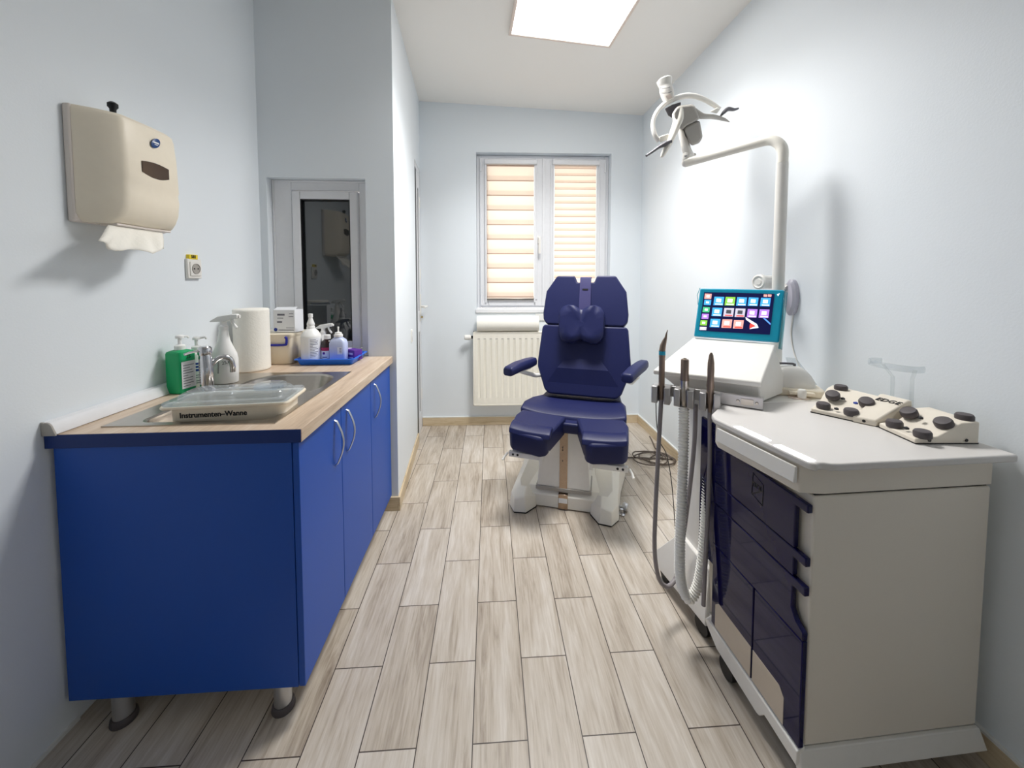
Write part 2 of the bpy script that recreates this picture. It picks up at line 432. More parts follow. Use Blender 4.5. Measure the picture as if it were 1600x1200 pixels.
m = MB(); bpiece(m, hx - .013, hx + .013, 1.60, 1.67, .045, .055); h = m.build('handle', 'white', win, bevel=.004)
y = wy(hx, .045)
MB().tube(smoothpath([(hx, y + .004, 1.645), (hx, y - .03, 1.645), (hx, y - .042, 1.635), (hx, y - .042, 1.56), (hx, y - .04, 1.51)], 5), .010, 12).build('handle_lever', 'white', h)
for i, (a, b, pitch, z0, zb) in enumerate(((XM - .075 - .425, XM - .088, .1265, 1.128, 1.112), (XM + .092, WX1 - .122, .0595, 1.06, 1.08))):
    bl = thing('roller_blind', ('cream striped day and night roller blind on the left window sash with broad bands', 'cream striped day and night roller blind on the right window sash with narrow bands')[i], 'blind', ((a + b) / 2, wy((a + b) / 2, .04), WZ1 - .12), group=None)
    M['blind%d' % i] = blind_mat('striped blind %d' % i, pitch, (z0 - (WZ1 - .12)), ((238, 226, 216), (240, 226, 215))[i])
    bpiece(MB(), a, b, zb, WZ1 - .082, .040, .0415).build('fabric', 'blind%d' % i, bl, world=True)
    bpiece(MB(), a - .02, b + .025, WZ1 - .092, WZ1 - .052, .014, .045).build('cassette', 'pvc', bl, world=True, bevel=.006)
    m = MB(); bpiece(m, a - .016, a - .002, zb - .03, WZ1 - .092, .034, .046); bpiece(m, b + .002, b + .016, zb - .03, WZ1 - .092, .034, .046)
    m.build('side_guide', 'pvc', bl, world=True, bevel=.002)
    bpiece(MB(), a, b, zb - .012, zb + .003, .036, .044).build('bottom_bar', 'steel', bl, world=True, bevel=.002)
# sill
m = MB(); bpiece(m, WX0 - .012, WX1 + .012, .992, 1.026, -.014, .10)
struct(m.build('trim_4', 'pvc', bevel=.006))
m = MB(); bpiece(m, .40, WX1 + .02, .925, .985, -.012, 0)
struct(m.build('trim_5', 'grout', bevel=.002))

# ------------------------------------------------------------------ window_2 (dark internal window in the alcove)
def aframe(mb, x0, x1, z0, z1, w, y0, y1):
    mb.box(x0, x0 + w, y0, y1, z0, z1); mb.box(x1 - w, x1, y0, y1, z0, z1); mb.box(x0 + w, x1 - w, y0, y1, z1 - w, z1); mb.box(x0 + w, x1 - w, y0, y1, z0, z0 + w); return mb
ya = 2.135
p0 = atY(455, 297, ya); p1 = atY(561, 299, ya)
w2 = MB(); aframe(w2, AX0 + .001, AX1 - .001, .862, AZ1 - .001, .012, ya - .002, 2.3)
w2.box(AX0 + .012, p0.x, ya, 2.2, .875, AZ1 - .012); w2.box(p1.x, AX1 - .012, ya, 2.2, .875, AZ1 - .012); w2.box(p0.x, p1.x, ya, 2.2, p0.z, AZ1 - .012); w2.box(p0.x, p1.x, ya, 2.2, .875, .90)
w2 = struct(w2.build('window_2', 'pvc', bevel=.003))
s = aframe(MB(), p0.x + .006, p1.x - .006, .904, p0.z - .006, .043, ya - .012, 2.19).build('sash', 'pvc', w2, bevel=.005)
aframe(MB(), p0.x + .049, p1.x - .049, .947, p0.z - .049, .005, ya - .008, ya + .03).build('gasket', 'black', s)
MB().box(p0.x + .05, p1.x - .05, ya + .012, ya + .02, .94, p0.z - .05).build('pane', 'darkpane', s)

# ------------------------------------------------------------------ door_1 (seen almost edge-on in the passage)
def dpiece(mb, y0, y1, z0, z1, d0, d1):
    f = lambda y, d: xc(y) - d
    return mb.hexa([(f(y0, d1), y0, z0), (f(y0, d0), y0, z0), (f(y1, d0), y1, z0), (f(y1, d1), y1, z0)], [(f(y0, d1), y0, z1), (f(y0, d0), y0, z1), (f(y1, d0), y1, z1), (f(y1, d1), y1, z1)])
m = MB(); dpiece(m, 3.262, 3.30, 0, DZ - .002, .002, .10); dpiece(m, DY0 + .05, 3.262, DZ - .04, DZ - .002, .002, .10)
door = struct(m.build('door_1', 'pvc', bevel=.002))
dpiece(MB(), DY0 + .001, 3.078, 0, DZ - .002, .006, .09).build('gasket', 'black', door)
m = MB()
dpiece(m, 3.079, 3.125, .012, DZ - .045, .003, .08); dpiece(m, 3.215, 3.260, .012, DZ - .045, .003, .08)
dpiece(m, 3.125, 3.215, .012, .16, .003, .08); dpiece(m, 3.125, 3.215, .85, 1.02, .003, .08); dpiece(m, 3.125, 3.215, DZ - .17, DZ - .045, .003, .08)
leaf = m.build('door_leaf', 'pvc', door, bevel=.001)
dpiece(MB(), 3.125, 3.215, 1.02, DZ - .17, .009, .04).build('pane', 'darkpane', leaf)
dpiece(MB(), 3.125, 3.215, .16, .85, .009, .04).build('pane', 'darkpane', leaf)
hp = Vector((xc(3.238) - .003, 3.238, 1.055))
hd = MB().box(hp.x - .001, hp.x + .008, 3.222, 3.254, .93, 1.16).build('handle', 'white', door, bevel=.003)
MB().tube(smoothpath([hp, hp + Vector((.05, 0, 0)), hp + Vector((.058, -.012, 0)), hp + Vector((.056, -.06, 0)), hp + Vector((.054, -.12, 0))], 5), .009, 12).build('handle_lever', 'white', hd)
MB().tube([hp + Vector((0, 0, -.09)), hp + Vector((.022, 0, -.09))], .009, 12).build('lock_cylinder', 'brass', hd)
for z in (.30, 1.33, 1.93):
    MB().tube([(xc(3.262) - .006, 3.262, z - .045), (xc(3.262) - .006, 3.262, z + .045)], .010, 12).build('hinge', 'white', door)

# light switch on the passage wall
sp = Vector((xc(2.67), 2.67, .89))
ls = thing('light_switch', 'narrow white light switch on the passage wall before the door', 'switch', sp)
dpiece(MB(), 2.645, 2.69, .845, .935, -.008, .001).build('plate', 'white', ls, world=True, bevel=.002)
dpiece(MB(), 2.655, 2.68, .865, .925, -.012, -.006).build('rocker', 'pvc', ls, world=True, bevel=.002)

# ceiling light
cl = thing('ceiling_light', 'square white panel light glowing on the ceiling', 'light', (.45, 2.02, zc(.45)), R(3.5))
cl.rotation_euler = (0, math.atan(.046), R(3.5))
m = MB()
for a in ((-.315, .315, .297, .315), (-.315, .315, -.315, -.297), (-.315, -.297, -.297, .297), (.297, .315, -.297, .297)): m.box(a[0], a[1], a[2], a[3], -.022, 0)
m.build('frame', 'trim', cl, bevel=.003)
MB().box(-.297, .297, -.297, .297, -.018, -.006).build('diffuser', 'panel', cl)

al = bpy.data.lights.new('ceiling_lamp', 'AREA'); al.shape = 'SQUARE'; al.size = .58; al.energy = PANEL_W; al.color = (1, .985, .965); al.spread = R(132)
lo_ = bpy.data.objects.new('ceiling_lamp', al); COL.objects.link(lo_); lo_.parent = cl; lo_.location = (0, 0, -.024)

# world: daylight behind the blinds
w = bpy.data.worlds.new('world'); sc.world = w; w.use_nodes = True
w.node_tree.nodes['Background'].inputs[0].default_value = (1.0, .93, .86, 1); w.node_tree.nodes['Background'].inputs[1].default_value = 1.9

# ------------------------------------------------------------------ radiator
rx0, rx1, rz0, rz1 = -.142, .86, .205, .838
rd = thing('radiator', 'white panel radiator on the back wall under the window', 'radiator', ((rx0 + rx1) / 2, yb(.3) - .06, rz0))
n = 19; pitch = (rx1 - rx0 - .05) / n; prof = []
yf = -.105
m = MB(); rows = []
xs = [rx0, rx0 + .02]
pts = [(rx0, 0), ]
line = [(rx0 + .012, 0)]
for i in range(n):
    a = rx0 + .025 + i * pitch
    line += [(a + pitch * .28, 0), (a + pitch * .36, .007), (a + pitch * .64, .007), (a + pitch * .72, 0)]
line.append((rx1 - .012, 0))
def rp(x, off, z): return (x, yb(x) + yf + off, z)
zs = [(rz0 + .015, 0), (rz0 + .065, 0), (rz0 + .085, 1), (rz1 - .085, 1), (rz1 - .065, 0), (rz1 - .012, 0)]
rows = [[rp(x, o * k, z) for x, o in line] for z, k in zs]
m.grid(rows)
m.build('front_panel', 'radiator', rd, world=True, smooth=25)
m = MB(); bpiece(m, rx0, rx0 + .012, rz0, rz1, yf - .001, -.03); bpiece(m, rx1 - .012, rx1, rz0, rz1, yf - .001, -.03); bpiece(m, rx0, rx1, rz1 - .012, rz1, yf - .002, -.03); bpiece(m, rx0, rx1, rz0, rz0 + .015, yf - .001, -.03)
bpiece(m, rx0 + .01, rx1 - .01, rz0 + .01, rz1 - .01, -.05, -.03)
m.build('casing', 'radiator', rd, world=True, bevel=.003)
for a in (rx0 + .1, rx1 - .14): bpiece(MB(), a, a + .04, rz0 + .1, rz1 - .1, -.03, -.0005).build('bracket', 'steel', rd, world=True)
for i in range(n):
    a = rx0 + .025 + i * pitch
    bpiece(MB(), a + pitch * .3, a + pitch * .7, rz1 - .060, rz1 - .055, yf - .0012, yf + .001).build('slot', 'greywing', rd, world=True)
v0 = Vector(rp(rx0, .04, .79))
vv = MB().tube([v0 + Vector((.004, 0, 0)), v0 + Vector((-.03, 0, 0))], .012, 12).build('valve', 'dark', rd, world=True)
MB().lathe([(0, 0), (.018, 0), (.022, .01), (.022, .045), (.018, .056), (0, .058)], v0 + Vector((-.02, 0, 0)), (-1, -.25, 0), 20).build('valve_head', 'white', vv, world=True)
# roll of couch paper on the radiator
c0 = atY(789, 500, 3.22); rr = .066
rl = thing('paper_roll', 'thick white roll lying on top of the radiator under the window', 'roll', (.155, yb(.15) - .075, rz1 + rr + .003))
MB().lathe([(.02, -.262), (rr, -.262), (rr, .262), (.02, .262)], (0, 0, 0), (1, -.02, 0), 36).build('roll', 'paper', rl)
MB().lathe([(.016, -.2625), (.021, -.2625), (.021, .2625), (.016, .2625)], (0, 0, 0), (1, -.02, 0), 20).build('core', 'offwhite', rl)

# ------------------------------------------------------------------ dark cable coiled on the floor
pts = []
cc = Vector((1.16, 2.56, 0))
for i in range(90):
    a = i / 90 * 2 * math.pi * 4.2
    r1 = .085 + .03 * math.sin(i * .37) + .02 * math.cos(i * .11)
    pts.append(cc + Vector((r1 * 1.25 * math.cos(a) + .03 * math.sin(i * .05), r1 * math.sin(a) * .95, .006 + .004 * (i % 17) / 17 + .007 * (i // 24))))
pts = [Vector((.93, 2.62, .006)), Vector((1.0, 2.60, .006)), Vector((1.06, 2.6, .006))] + pts + [cc + Vector((.08, .1, .02)), Vector((1.25, 2.74, .008)), Vector((1.28, 2.85, .006)), Vector((1.3, 2.95, .006))]
tag(MB().tube(smoothpath(pts, 2), .0045, 6).build('floor_cable', 'cable'), 'dark cable lying in loops on the floor by the right wall', 'cable')

# ================================================================== LEFT: CABINETS, WORKTOP, SINK
ZT = .868                      # worktop surface
YN, YF = 1.078, 2.086          # near / far end
XB, XF = -1.209, -.532         # wall side / front edge
ZB = .095
def cabinet(y0, y1, doors, near_panel, label, legs):
    t = thing('base_cabinet', label, 'cabinet', (-.87, (y0 + y1) / 2, 0), group='blue base cabinets under the worktop')
    m = MB()
    m.box(-1.195, -.564, y1 - .016, y1, ZB, ZT - .039); m.box(-1.195, -.564, y0 + .018, y1 - .016, ZB, ZB + .016); m.box(-1.195, -1.187, y0 + .018, y1 - .016, ZB + .016, ZT - .039)
    m.box(-.60, -.564, y0 + .018, y1 - .016, ZT - .06, ZT - .039)
    m.build('carcass', 'white', t, world=True)
    MB().box(-1.195, -.5635, y0, y0 + .018, ZB, ZT - .039).build('side_panel', 'blue', t, world=True, bevel=.001)
    for a, b, hy in doors:
        d = MB().box(-.562, -.544, a + .0015, b - .0015, ZB, ZT - .042).build('door', 'blue', t, world=True, bevel=.0015)
        zt, zb_ = .795, .635
        path = [(-.546, hy, zt), (-.538, hy, zt - .004)] + [(-.538 + .022 * math.sin(math.pi * k / 14), hy, zt - .004 + (zb_ - zt + .008) * k / 14) for k in range(1, 14)] + [(-.538, hy, zb_ + .004), (-.546, hy, zb_)]
        MB().tube(path, .0055, 10, flat=(.55, 1.1, (1, 0, 0))).build('handle', 'satin', d, world=True)
    for lx, ly in legs:
        lg = MB().lathe([(.0, .012), (.0245, .012), (.0245, ZB - .001), (0, ZB - .001)], (lx, ly, 0), n=24).build('leg', 'satin', t, world=True)
        MB().lathe([(0, 0), (.031, 0), (.032, .004), (.030, .016), (.026, .020), (0, .020)], (lx, ly, 0), n=24).build('foot', 'darkgrey', lg, world=True)
    return t
YA, YBd, YC = 1.394, 1.735, 2.07
cabinet(YN + .008, YBd, ((YN + .008, YA, YA - .055), (YA, YBd, YA + .055)), True, 'wide blue two-door sink cabinet at the near end of the worktop', ((-.625, YN + .04), (-1.075, YN + .035), (-.625, 1.68), (-1.075, 1.68)))
cabinet(YBd + .001, YC, ((YBd + .001, YC, YBd + .06),), False, 'narrow blue one-door cabinet at the far end beside the alcove wall', ((-.625, 2.02), (-1.075, 2.02)))

# worktop with the sink cut-outs
SX0, SX1, SY0, SY1 = -1.108, -.628, 1.125, 1.735
wt = thing('worktop', 'wood-effect worktop running over the blue cabinets along the left wall', 'worktop', (-.87, 1.58, ZT - .02))
m = MB()
hx0, hx1, hy0, hy1 = SX0 + .012, SX1 - .012, SY0 + .012, SY1 - .012
o = [(XB, YN + .002), (XF, YN + .002), (XF, YF), (XB, YF)]; q = [(hx0, hy0), (hx1, hy0), (hx1, hy1), (hx0, hy1)]
bm = m.bm
def ringv(pts, z): return [bm.verts.new((x, y, z)) for x, y in pts]
ot, it, ob, ib = ringv(o, ZT), ringv(q, ZT), ringv(o, ZT - .038), ringv(q, ZT - .038)
for i in range(4):
    j = (i + 1) % 4
    m._face((ot[i], ot[j], it[j], it[i])); m._face((ob[j], ob[i], ib[i], ib[j])); m._face((ot[i], ob[i], ob[j], ot[j])); m._face((it[j], ib[j], ib[i], it[i]))
m.build('top', 'laminate', wt, world=True, bevel=.003, seg=3)
MB().box(XB, XF - .001, YN, YN + .002, ZT - .038, ZT - .0005).build('end_band', 'blue_end', wt, world=True, bevel=.001)
# wall edge profile
tr = thing('edge_profile', 'pale grey plastic edge profile between worktop and left wall', 'edge profile', (XB, 1.58, ZT))
prof = [(0, .001), (.034, .001), (.034, .003), (.024, .028), (.018, .034), (.010, .036), (.008, .034), (.006, .036), (0, .037)]
MB().prism([(XB + a, YN - .001, ZT + b) for a, b in prof], (0, YF - YN - .004, 0)).build('strip', 'pvc', tr, world=True, bevel=.0015)
MB().prism([(XB + a * 1.06, YN - .006, ZT - .002 + b * 1.05) for a, b in prof], (0, .005, 0)).build('end_cap', 'greywing', tr, world=True, bevel=.001)

# sink
sk = thing('sink', 'stainless steel inset sink with two bowls in the worktop', 'sink', ((SX0 + SX1) / 2, (SY0 + SY1) / 2, ZT))
m = MB(); bm = m.bm
N = 8
def bowl_ring(x0, x1, y0, y1, r, z): return [(x, y, z) for x, y in rrect(x0, x1, y0, y1, r, N)]
# flange = outer sheet with two holes, made as three strips around each bowl
def holed(mb, ox0, ox1, oy0, oy1, b, z):
    inner = bowl_ring(*b, z)
    outer = []
    cx, cy = (b[0] + b[1]) / 2, (b[2] + b[3]) / 2
    for x, y, _ in inner:
        # project from centre to the rectangle
        dx, dy = x - cx, y - cy
        t = min(((ox1 - cx) / dx) if dx > 1e-9 else 1e9, ((ox0 - cx) / dx) if dx < -1e-9 else 1e9, ((oy1 - cy) / dy) if dy > 1e-9 else 1e9, ((oy0 - cy) / dy) if dy < -1e-9 else 1e9)
        outer.append((cx + dx * t, cy + dy * t, z))
    # snap the closest outer points to the corners
    for c in ((ox0, oy0), (ox1, oy0), (ox1, oy1), (ox0, oy1)):
        k = min(range(len(outer)), key=lambda i: (outer[i][0] - c[0]) ** 2 + (outer[i][1] - c[1]) ** 2)
        outer[k] = (c[0], c[1], z)
    return inner, outer
B1 = (-1.035, -.655, 1.150, 1.345, .035); B2 = (-.995, -.655, 1.385, 1.70, .11)
zf = ZT + .003
YS = 1.365
for (oy0, oy1, b, dep, taper) in ((SY0, YS, B1, .055, .012), (YS, SY1, B2, .15, .03)):
    inn, out = holed(m, SX0, SX1, oy0, oy1, b, zf)
    def sh(k, z): return [(x, y, z) for x, y in rrect(b[0] + k, b[1] - k, b[2] + k, b[3] - k, max(b[4] - k * .3, .02), N)]
    m.loft([out, inn, sh(.006, zf - .005), sh(.008, zf - .014), sh(taper, zf - dep + .02), sh(taper + .012, zf - dep + .004), sh(taper + .03, zf - dep), sh(taper + .07, zf - dep - .002)], cap=False)
    last = sh(taper + .07, zf - dep - .002); m._face([bm.verts.new(p) for p in last])
m.box(SX0, SX1, SY0, SY0 + .001, ZT, zf); m.box(SX0, SX1, SY1 - .001, SY1, ZT, zf); m.box(SX0, SX0 + .001, SY0, SY1, ZT, zf); m.box(SX1 - .001, SX1, SY0, SY1, ZT, zf)
bmesh.ops.remove_doubles(bm, verts=bm.verts, dist=.0002)
m.build('basin', 'steel', sk, world=True, smooth=30)
MB().lathe([(0, 0), (.035, 0), (.035, .003), (.028, .004), (.024, .001), (0, .001)], (-.86, 1.54, zf - .152), n=24).build('drain', 'chrome', sk, world=True)

# tap
tb = Vector((-1.068, 1.478, zf))
tp = thing('tap', 'chrome mixer tap standing at the left edge of the sink', 'tap', tb)
MB().lathe([(0, 0), (.027, 0), (.027, .006), (.022, .010), (.021, .10), (.021, .105)], (0, 0, 0), (-.035, 0, 1), 28).build('body', 'chrome', tp)
MB().tube([(0, 0, .05), (-.003, 0, .12), (-.004, 0, .135)], [.021, .0215, .0195], 24).build('neck', 'chrome', tp)
hb = MB().tube([(-.004, 0, .133), (-.0045, 0, .140), (-.005, 0, .158), (-.005, 0, .166), (-.005, 0, .168)], [.0195, .0225, .0225, .017, .004], 24).build('lever_cap', 'chrome', tp)
MB().tube([(-.012, -.012, .152), (-.03, -.04, .150), (-.036, -.055, .146)], [.005, .0045, .005], 10).build('lever', 'chrome', hb)
MB().tube(smoothpath([(.006, .006, .085), (.022, .022, .112), (.040, .038, .118), (.054, .050, .105), (.058, .054, .08), (.058, .055, .055)], 6), .0095, 14).build('spout', 'chrome', tp)

# instrument basin standing in the near bowl
ang = R(5.5)
ib = thing('instrument_tray', 'cream instrument tray with clear lid standing in the near sink bowl', 'tray', (-.805, 1.244, zf - .046), ang)
def rr3(w, d, r, z, cx=0, cy=0): return [(cx + x, cy + y, z) for x, y in rrect(-w, w, -d, d, r, 6)]
m = MB().loft([rr3(.150, .060, .022, .0), rr3(.156, .064, .025, .004), rr3(.160, .068, .027, .076), rr3(.176, .080, .018, .080), rr3(.178, .082, .018, .084), rr3(.177, .081, .018, .088), rr3(.158, .066, .026, .087), rr3(.152, .060, .024, .008), rr3(.15, .058, .022, .006)])
m.build('tub', 'cream', ib, smooth=45)
m = MB().loft([rr3(.172, .077, .016, .0885), rr3(.174, .079, .016, .095), rr3(.172, .077, .016, .099), rr3(.150, .060, .03, .100), rr3(.147, .057, .03, .112), rr3(.142, .052, .03, .116), rr3(.02, .01, .005, .115)])
m.build('lid', 'lidclear', ib, smooth=45)
m = MB().loft([rr3(.045, .040, .036, .1165, .095, .0), rr3(.045, .040, .036, .126, .095, .0), rr3(.038, .033, .032, .130, .095, .0)])
m.build('lid_knob', 'lidclear', ib, smooth=45)
m = MB()
for yy in (-.05, .03): m.box(.1585, .1625, yy, yy + .012, .050, .088)
text('lettering', 'Instrumenten–Wanne', .0225, 'ink', ib, (-.035, -.0676, .058), (R(93.2), 0, 0), offset=.0006, sx=.92)

# green pump bottle
def pump(t, h, r, nz, mat_, nm='pump', ang=0):
    p = MB().lathe([(r * .9, h), (r, h + .002), (r, h + .016), (r * .8, h + .019), (r * .35, h + .021), (r * .35, h + .042), (r * .75, h + .044), (r * .75, h + .052), (r * .5, h + .056), (0, h + .056)], n=20).build(nm, mat_, t)
    c, s_ = math.cos(ang), math.sin(ang)
    MB().tube([(0, 0, h + .049), (c * nz, s_ * nz, h + .049), (c * (nz + .006), s_ * (nz + .006), h + .042)], [.005, .004, .0035], 10).build('nozzle', mat_, p)
    return p
gb = thing('soap_bottle', 'green rectangular pump bottle beside the tap', 'bottle', (-1.152, 1.466, ZT + .001), R(-12))
MB().loft([[(x, y, z) for x, y in rrect(-a, a, -b, b, .010, 4)] for a, b, z in ((.031, .028, 0), (.034, .031, .003), (.034, .031, .146), (.032, .029, .153), (.022, .020, .158), (.014, .014, .160))]).build('body', 'green', gb, smooth=45)
pump(gb, .158, .0165, .022, 'bottlewhite', ang=R(70))
lb = MB().box(.0342, .0347, -.026, .026, .018, .118).build('label', 'label', gb)
for k in range(9): MB().box(.0348, .035, -.021, -.021 + (.025, .038, .034, .036, .018, .038, .034, .025, .04)[k], .026 + k * .0095, .0285 + k * .0095).build('print', 'inkgrey', lb)
text('date_mark', '25', .018, 'ink', gb, (.0345, .0, .134), (R(90), 0, R(90)), shear=.2)

wb = thing('lotion_bottle', 'slim white pump bottle with blue label behind the green bottle', 'bottle', (-1.150, 1.542, ZT + .001), R(-10))
MB().lathe([(0, 0), (.030, 0), (.032, .004), (.032, .118), (.028, .132), (.015, .138), (.015, .142)], n=28).build('body', 'bottlewhite', wb)
pump(wb, .140, .0155, .030, 'bottlewhite', ang=R(75))
lb = MB().grid([[(.0324 * math.cos(R(a)), .0324 * math.sin(R(a)), z) for a in range(-100, 50, 10)] for z in (.065, .098)]).build('label', 'inkblue', wb)
for z_ in (.074, .086): MB().grid([[(.0327 * math.cos(R(a)), .0327 * math.sin(R(a)), z) for a in range(-70, -20, 8)] for z in (z_, z_ + .004)]).build('print', 'label', lb)
m = MB()
for z in (.048, .040, .026, .018): m.grid([[(.0323 * math.cos(R(a)), .0323 * math.sin(R(a)), zz) for a in range(-70, 10 - int(z * 800), 10)] for zz in (z, z + .003)])
m.build('small_print', 'inkgrey', wb)

# trigger spray bottles
def sprayer(t, h, s=1.0):
    n_ = MB().lathe([(.0135 * s, h), (.016 * s, h + .001), (.016 * s, h + .016 * s), (.012 * s, h + .018 * s), (.011 * s, h + .036 * s)], n=20).build('collar', 'bottlewhite', t)
    prof = [(-.045, .034), (-.040, .040), (-.015, .056), (.030, .063), (.052, .064), (.055, .060), (.055, .047), (.050, .045), (.028, .044), (.014, .034)]
    hd_ = MB().prism([(a * s, -.011 * s, h + b * s) for a, b in prof], (0, .022 * s, 0)).build('spray_head', 'bottlewhite', t, bevel=.004 * s, seg=3)
    MB().tube(smoothpath([(.030 * s, 0, h + .046 * s), (.034 * s, 0, h + .030 * s), (.044 * s, 0, h + .012 * s), (.05 * s, 0, h + .006 * s)], 4), [.006 * s] * 12 + [.003 * s], 8).build('trigger', 'bottlewhite', hd_)
    MB().lathe([(0, 0), (.007 * s, 0), (.007 * s, .006 * s), (0, .006 * s)], (.055 * s, 0, h + .054 * s), (1, 0, 0), 14).build('nozzle', 'white', hd_)
sb = thing('spray_bottle', 'white trigger spray bottle standing between tap and paper towel roll', 'spray bottle', (-1.070, 1.578, ZT + .0035), R(8))
def oval(a, b, z, n=28): return [(a * math.cos(2 * math.pi * k / n), b * math.sin(2 * math.pi * k / n), z) for k in range(n)]
MB().loft([oval(.042, .028, 0), oval(.047, .032, .004), oval(.048, .033, .05), oval(.048, .033, .098), oval(.044, .031, .118), oval(.032, .026, .145), oval(.022, .020, .170), oval(.017, .017, .195), oval(.0145, .0145, .215)]).build('flask', 'bottlewhite', sb, smooth=50)
sprayer(sb, .214)
text('date_mark', '25.05', .018, 'ink', sb, (.024, -.0308, .088), (R(90), R(-8), R(16)), sx=.9)
m = MB()
m.tube([(-.008, -.0337, .045), (-.006, -.0337, .098)], .0009, 6); m.tube([(-.038, -.022, .062), (-.030, -.027, .085), (-.012, -.0335, .10)], .0009, 6)
m.build('pen_marks', 'ink', sb)

# paper towel roll
pr = thing('paper_towel_roll', 'thick white paper towel roll standing on end by the wall', 'paper roll', (-1.105, 1.815, ZT + .001))
rowsn = []
prof = [(.022, 0), (.068, 0), (.0715, .003)] + [(.0715 + (.0006 if k % 2 else 0), .003 + .277 * k / 44) for k in range(1, 44)] + [(.0715, .28), (.068, .284), (.022, .284)]
MB().lathe(prof, n=48).build('roll', 'paper', pr, smooth=60)
MB().lathe([(.0185, .002), (.0215, .002), (.0215, .2835), (.0185, .2835)], n=24).build('core', 'cream', pr)

# storage box with a clip lid
bx = thing('storage_box', 'frosted white storage box with blue clip beside the paper towel roll', 'box', (-1.078, 1.985, ZT + .001))
MB().loft([[(x, y, z) for x, y in rrect(-a, a, -b, b, .015, 4)] for a, b, z in ((.094, .072, 0), (.097, .075, .003), (.103, .081, .135), (.106, .084, .136), (.106, .084, .142))]).build('tub', 'boxclear', bx, smooth=45)
MB().loft([[(x, y, z) for x, y in rrect(-a, a, -b, b, .015, 4)] for a, b, z in ((.108, .086, .1425), (.108, .086, .150), (.102, .080, .153), (.096, .074, .150), (.094, .072, .152))]).build('lid', 'boxclear', bx, smooth=45)
MB().tube(smoothpath([(-.02, -.088, .098), (.070, -.088, .098), (.084, -.089, .106), (.086, -.091, .132), (.080, -.094, .138)], 5), .0055, 10).build('clip', 'clipblue', bx)
gx = thing('glove_box', 'small white printed carton standing on the frosted storage box', 'box', (-1.02, 1.975, ZT + .1555), R(-6))
MB().box(-.055, .055, -.036, .036, 0, .112).build('carton', 'paperwhite', gx, bevel=.001)
MB().hexa([(-.055, -.036, .112), (.055, -.036, .112), (.055, -.0355, .1125), (-.055, -.0355, .1125)], [(-.050, -.012, .124), (.056, -.012, .126), (.056, -.0115, .1265), (-.05, -.0115, .1245)]).build('flap', 'paperwhite', gx)
MB().box(-.0552, -.0556, -.03, .03, .006, .106).build('opening', 'ink', gx)
for a_, b_, z_ in ((-.034, .004, .084), (.026, .048, .092), (.024, .048, .078), (-.034, -.004, .070)): MB().box(a_, b_, -.0366, -.0362, z_, z_ + (.009 if z_ == .084 else .003)).build('print', 'inkgrey', gx)
MB().box(-.036, -.010, -.0366, -.0362, .048, .056).build('print', 'inkgrey', gx)
m = MB().box(-.03, .05, -.0366, -.0362, .010, .014).build('print', 'inkgrey', gx)
m = MB().box(.01, .05, -.0366, -.0362, .022, .0245).build('print', 'inkgrey', gx)
MB().lathe([(0, 0), (.009, 0), (.009, .0008), (0, .0008)], (-.044, -.0362, .014), (0, -1, 0), 20).build('print', 'inkblue', gx)

# blue tray and what stands on it
ty = thing('serving_tray', 'shallow bright blue plastic tray in the far corner of the worktop', 'tray', (-.806, 1.974, ZT + .001), R(0))
def rt(w, d, r, z): return [(x, y, z) for x, y in rrect(-w, w, -d, d, r, 6)]
MB().loft([rt(.125, .085, .012, 0), rt(.128, .088, .014, .003), rt(.136, .096, .016, .026), rt(.146, .104, .016, .0275), rt(.146, .104, .016, .030), rt(.135, .095, .016, .030), rt(.126, .083, .014, .005), rt(.02, .02, .01, .005)]).build('tray', 'trayblue', ty, smooth=35)
zt_ = ZT + .0065
def onY(px, Y): return atY(px, 560, Y).x
q = thing('squeeze_bottle', 'tall white squeeze bottle with long nozzle on the blue tray', 'bottle', (onY(487, 1.945), 1.945, zt_))
MB().lathe([(0, 0), (.044, 0), (.0475, .004), (.0475, .128), (.046, .134), (.030, .158), (.020, .166), (.0185, .175), (.0165, .182)], n=36).build('body', 'bottlewhite', q)
MB().lathe([(.019, .166), (.0195, .176), (.016, .180), (.0185, .188), (.0165, .196), (.009, .218), (.0085, .222), (.0105, .224), (.0105, .240), (.007, .242), (0, .242)], n=24).build('nozzle', 'bottlewhite', q)
lb = MB().grid([[(.0478 * math.cos(R(a)), .0478 * math.sin(R(a)), z) for a in range(-82, 20, 6)] for z in (.022, .124)]).build('label', 'label', q)
for k in range(12):
    w_ = (30, 44, 38, 46, 28, 46, 40, 20, 46, 42, 46, 34)[k]
    MB().grid([[(.0481 * math.cos(R(a)), .0481 * math.sin(R(a)), z) for a in range(-72, -72 + w_, 4)] for z in (.030 + k * .0076, .0325 + k * .0076)]).build('print', 'inkgrey', lb)
bb = thing('brown_bottle', 'small dark brown bottle with magenta and white label on the blue tray', 'bottle', (onY(512, 1.955), 1.955, zt_))
MB().lathe([(0, 0), (.027, 0), (.029, .004), (.029, .088), (.022, .104), (.014, .110), (.014, .120)], n=28).build('body', 'brown', bb)
MB().lathe([(.0145, .112), (.0165, .113), (.0165, .132), (.013, .134), (0, .134)], n=24).build('cap', 'bottlewhite', bb)
def wrap(r, a0, a1, z0, z1): return MB().grid([[(r * math.cos(R(a)), r * math.sin(R(a)), z) for a in range(a0, a1, 8)] for z in (z0, z1)])
lb = wrap(.0293, -150, -50, .016, .072).build('label', 'label', bb)
wrap(.0295, -150, -50, .056, .072).build('band', 'magenta', lb)
MB().ball((-.006, -.029, .044), (.006, .0012, .007), 12).build('print', 'purple', lb)
wrap(.0295, -120, -70, .022, .026).build('print', 'inkgrey', lb)
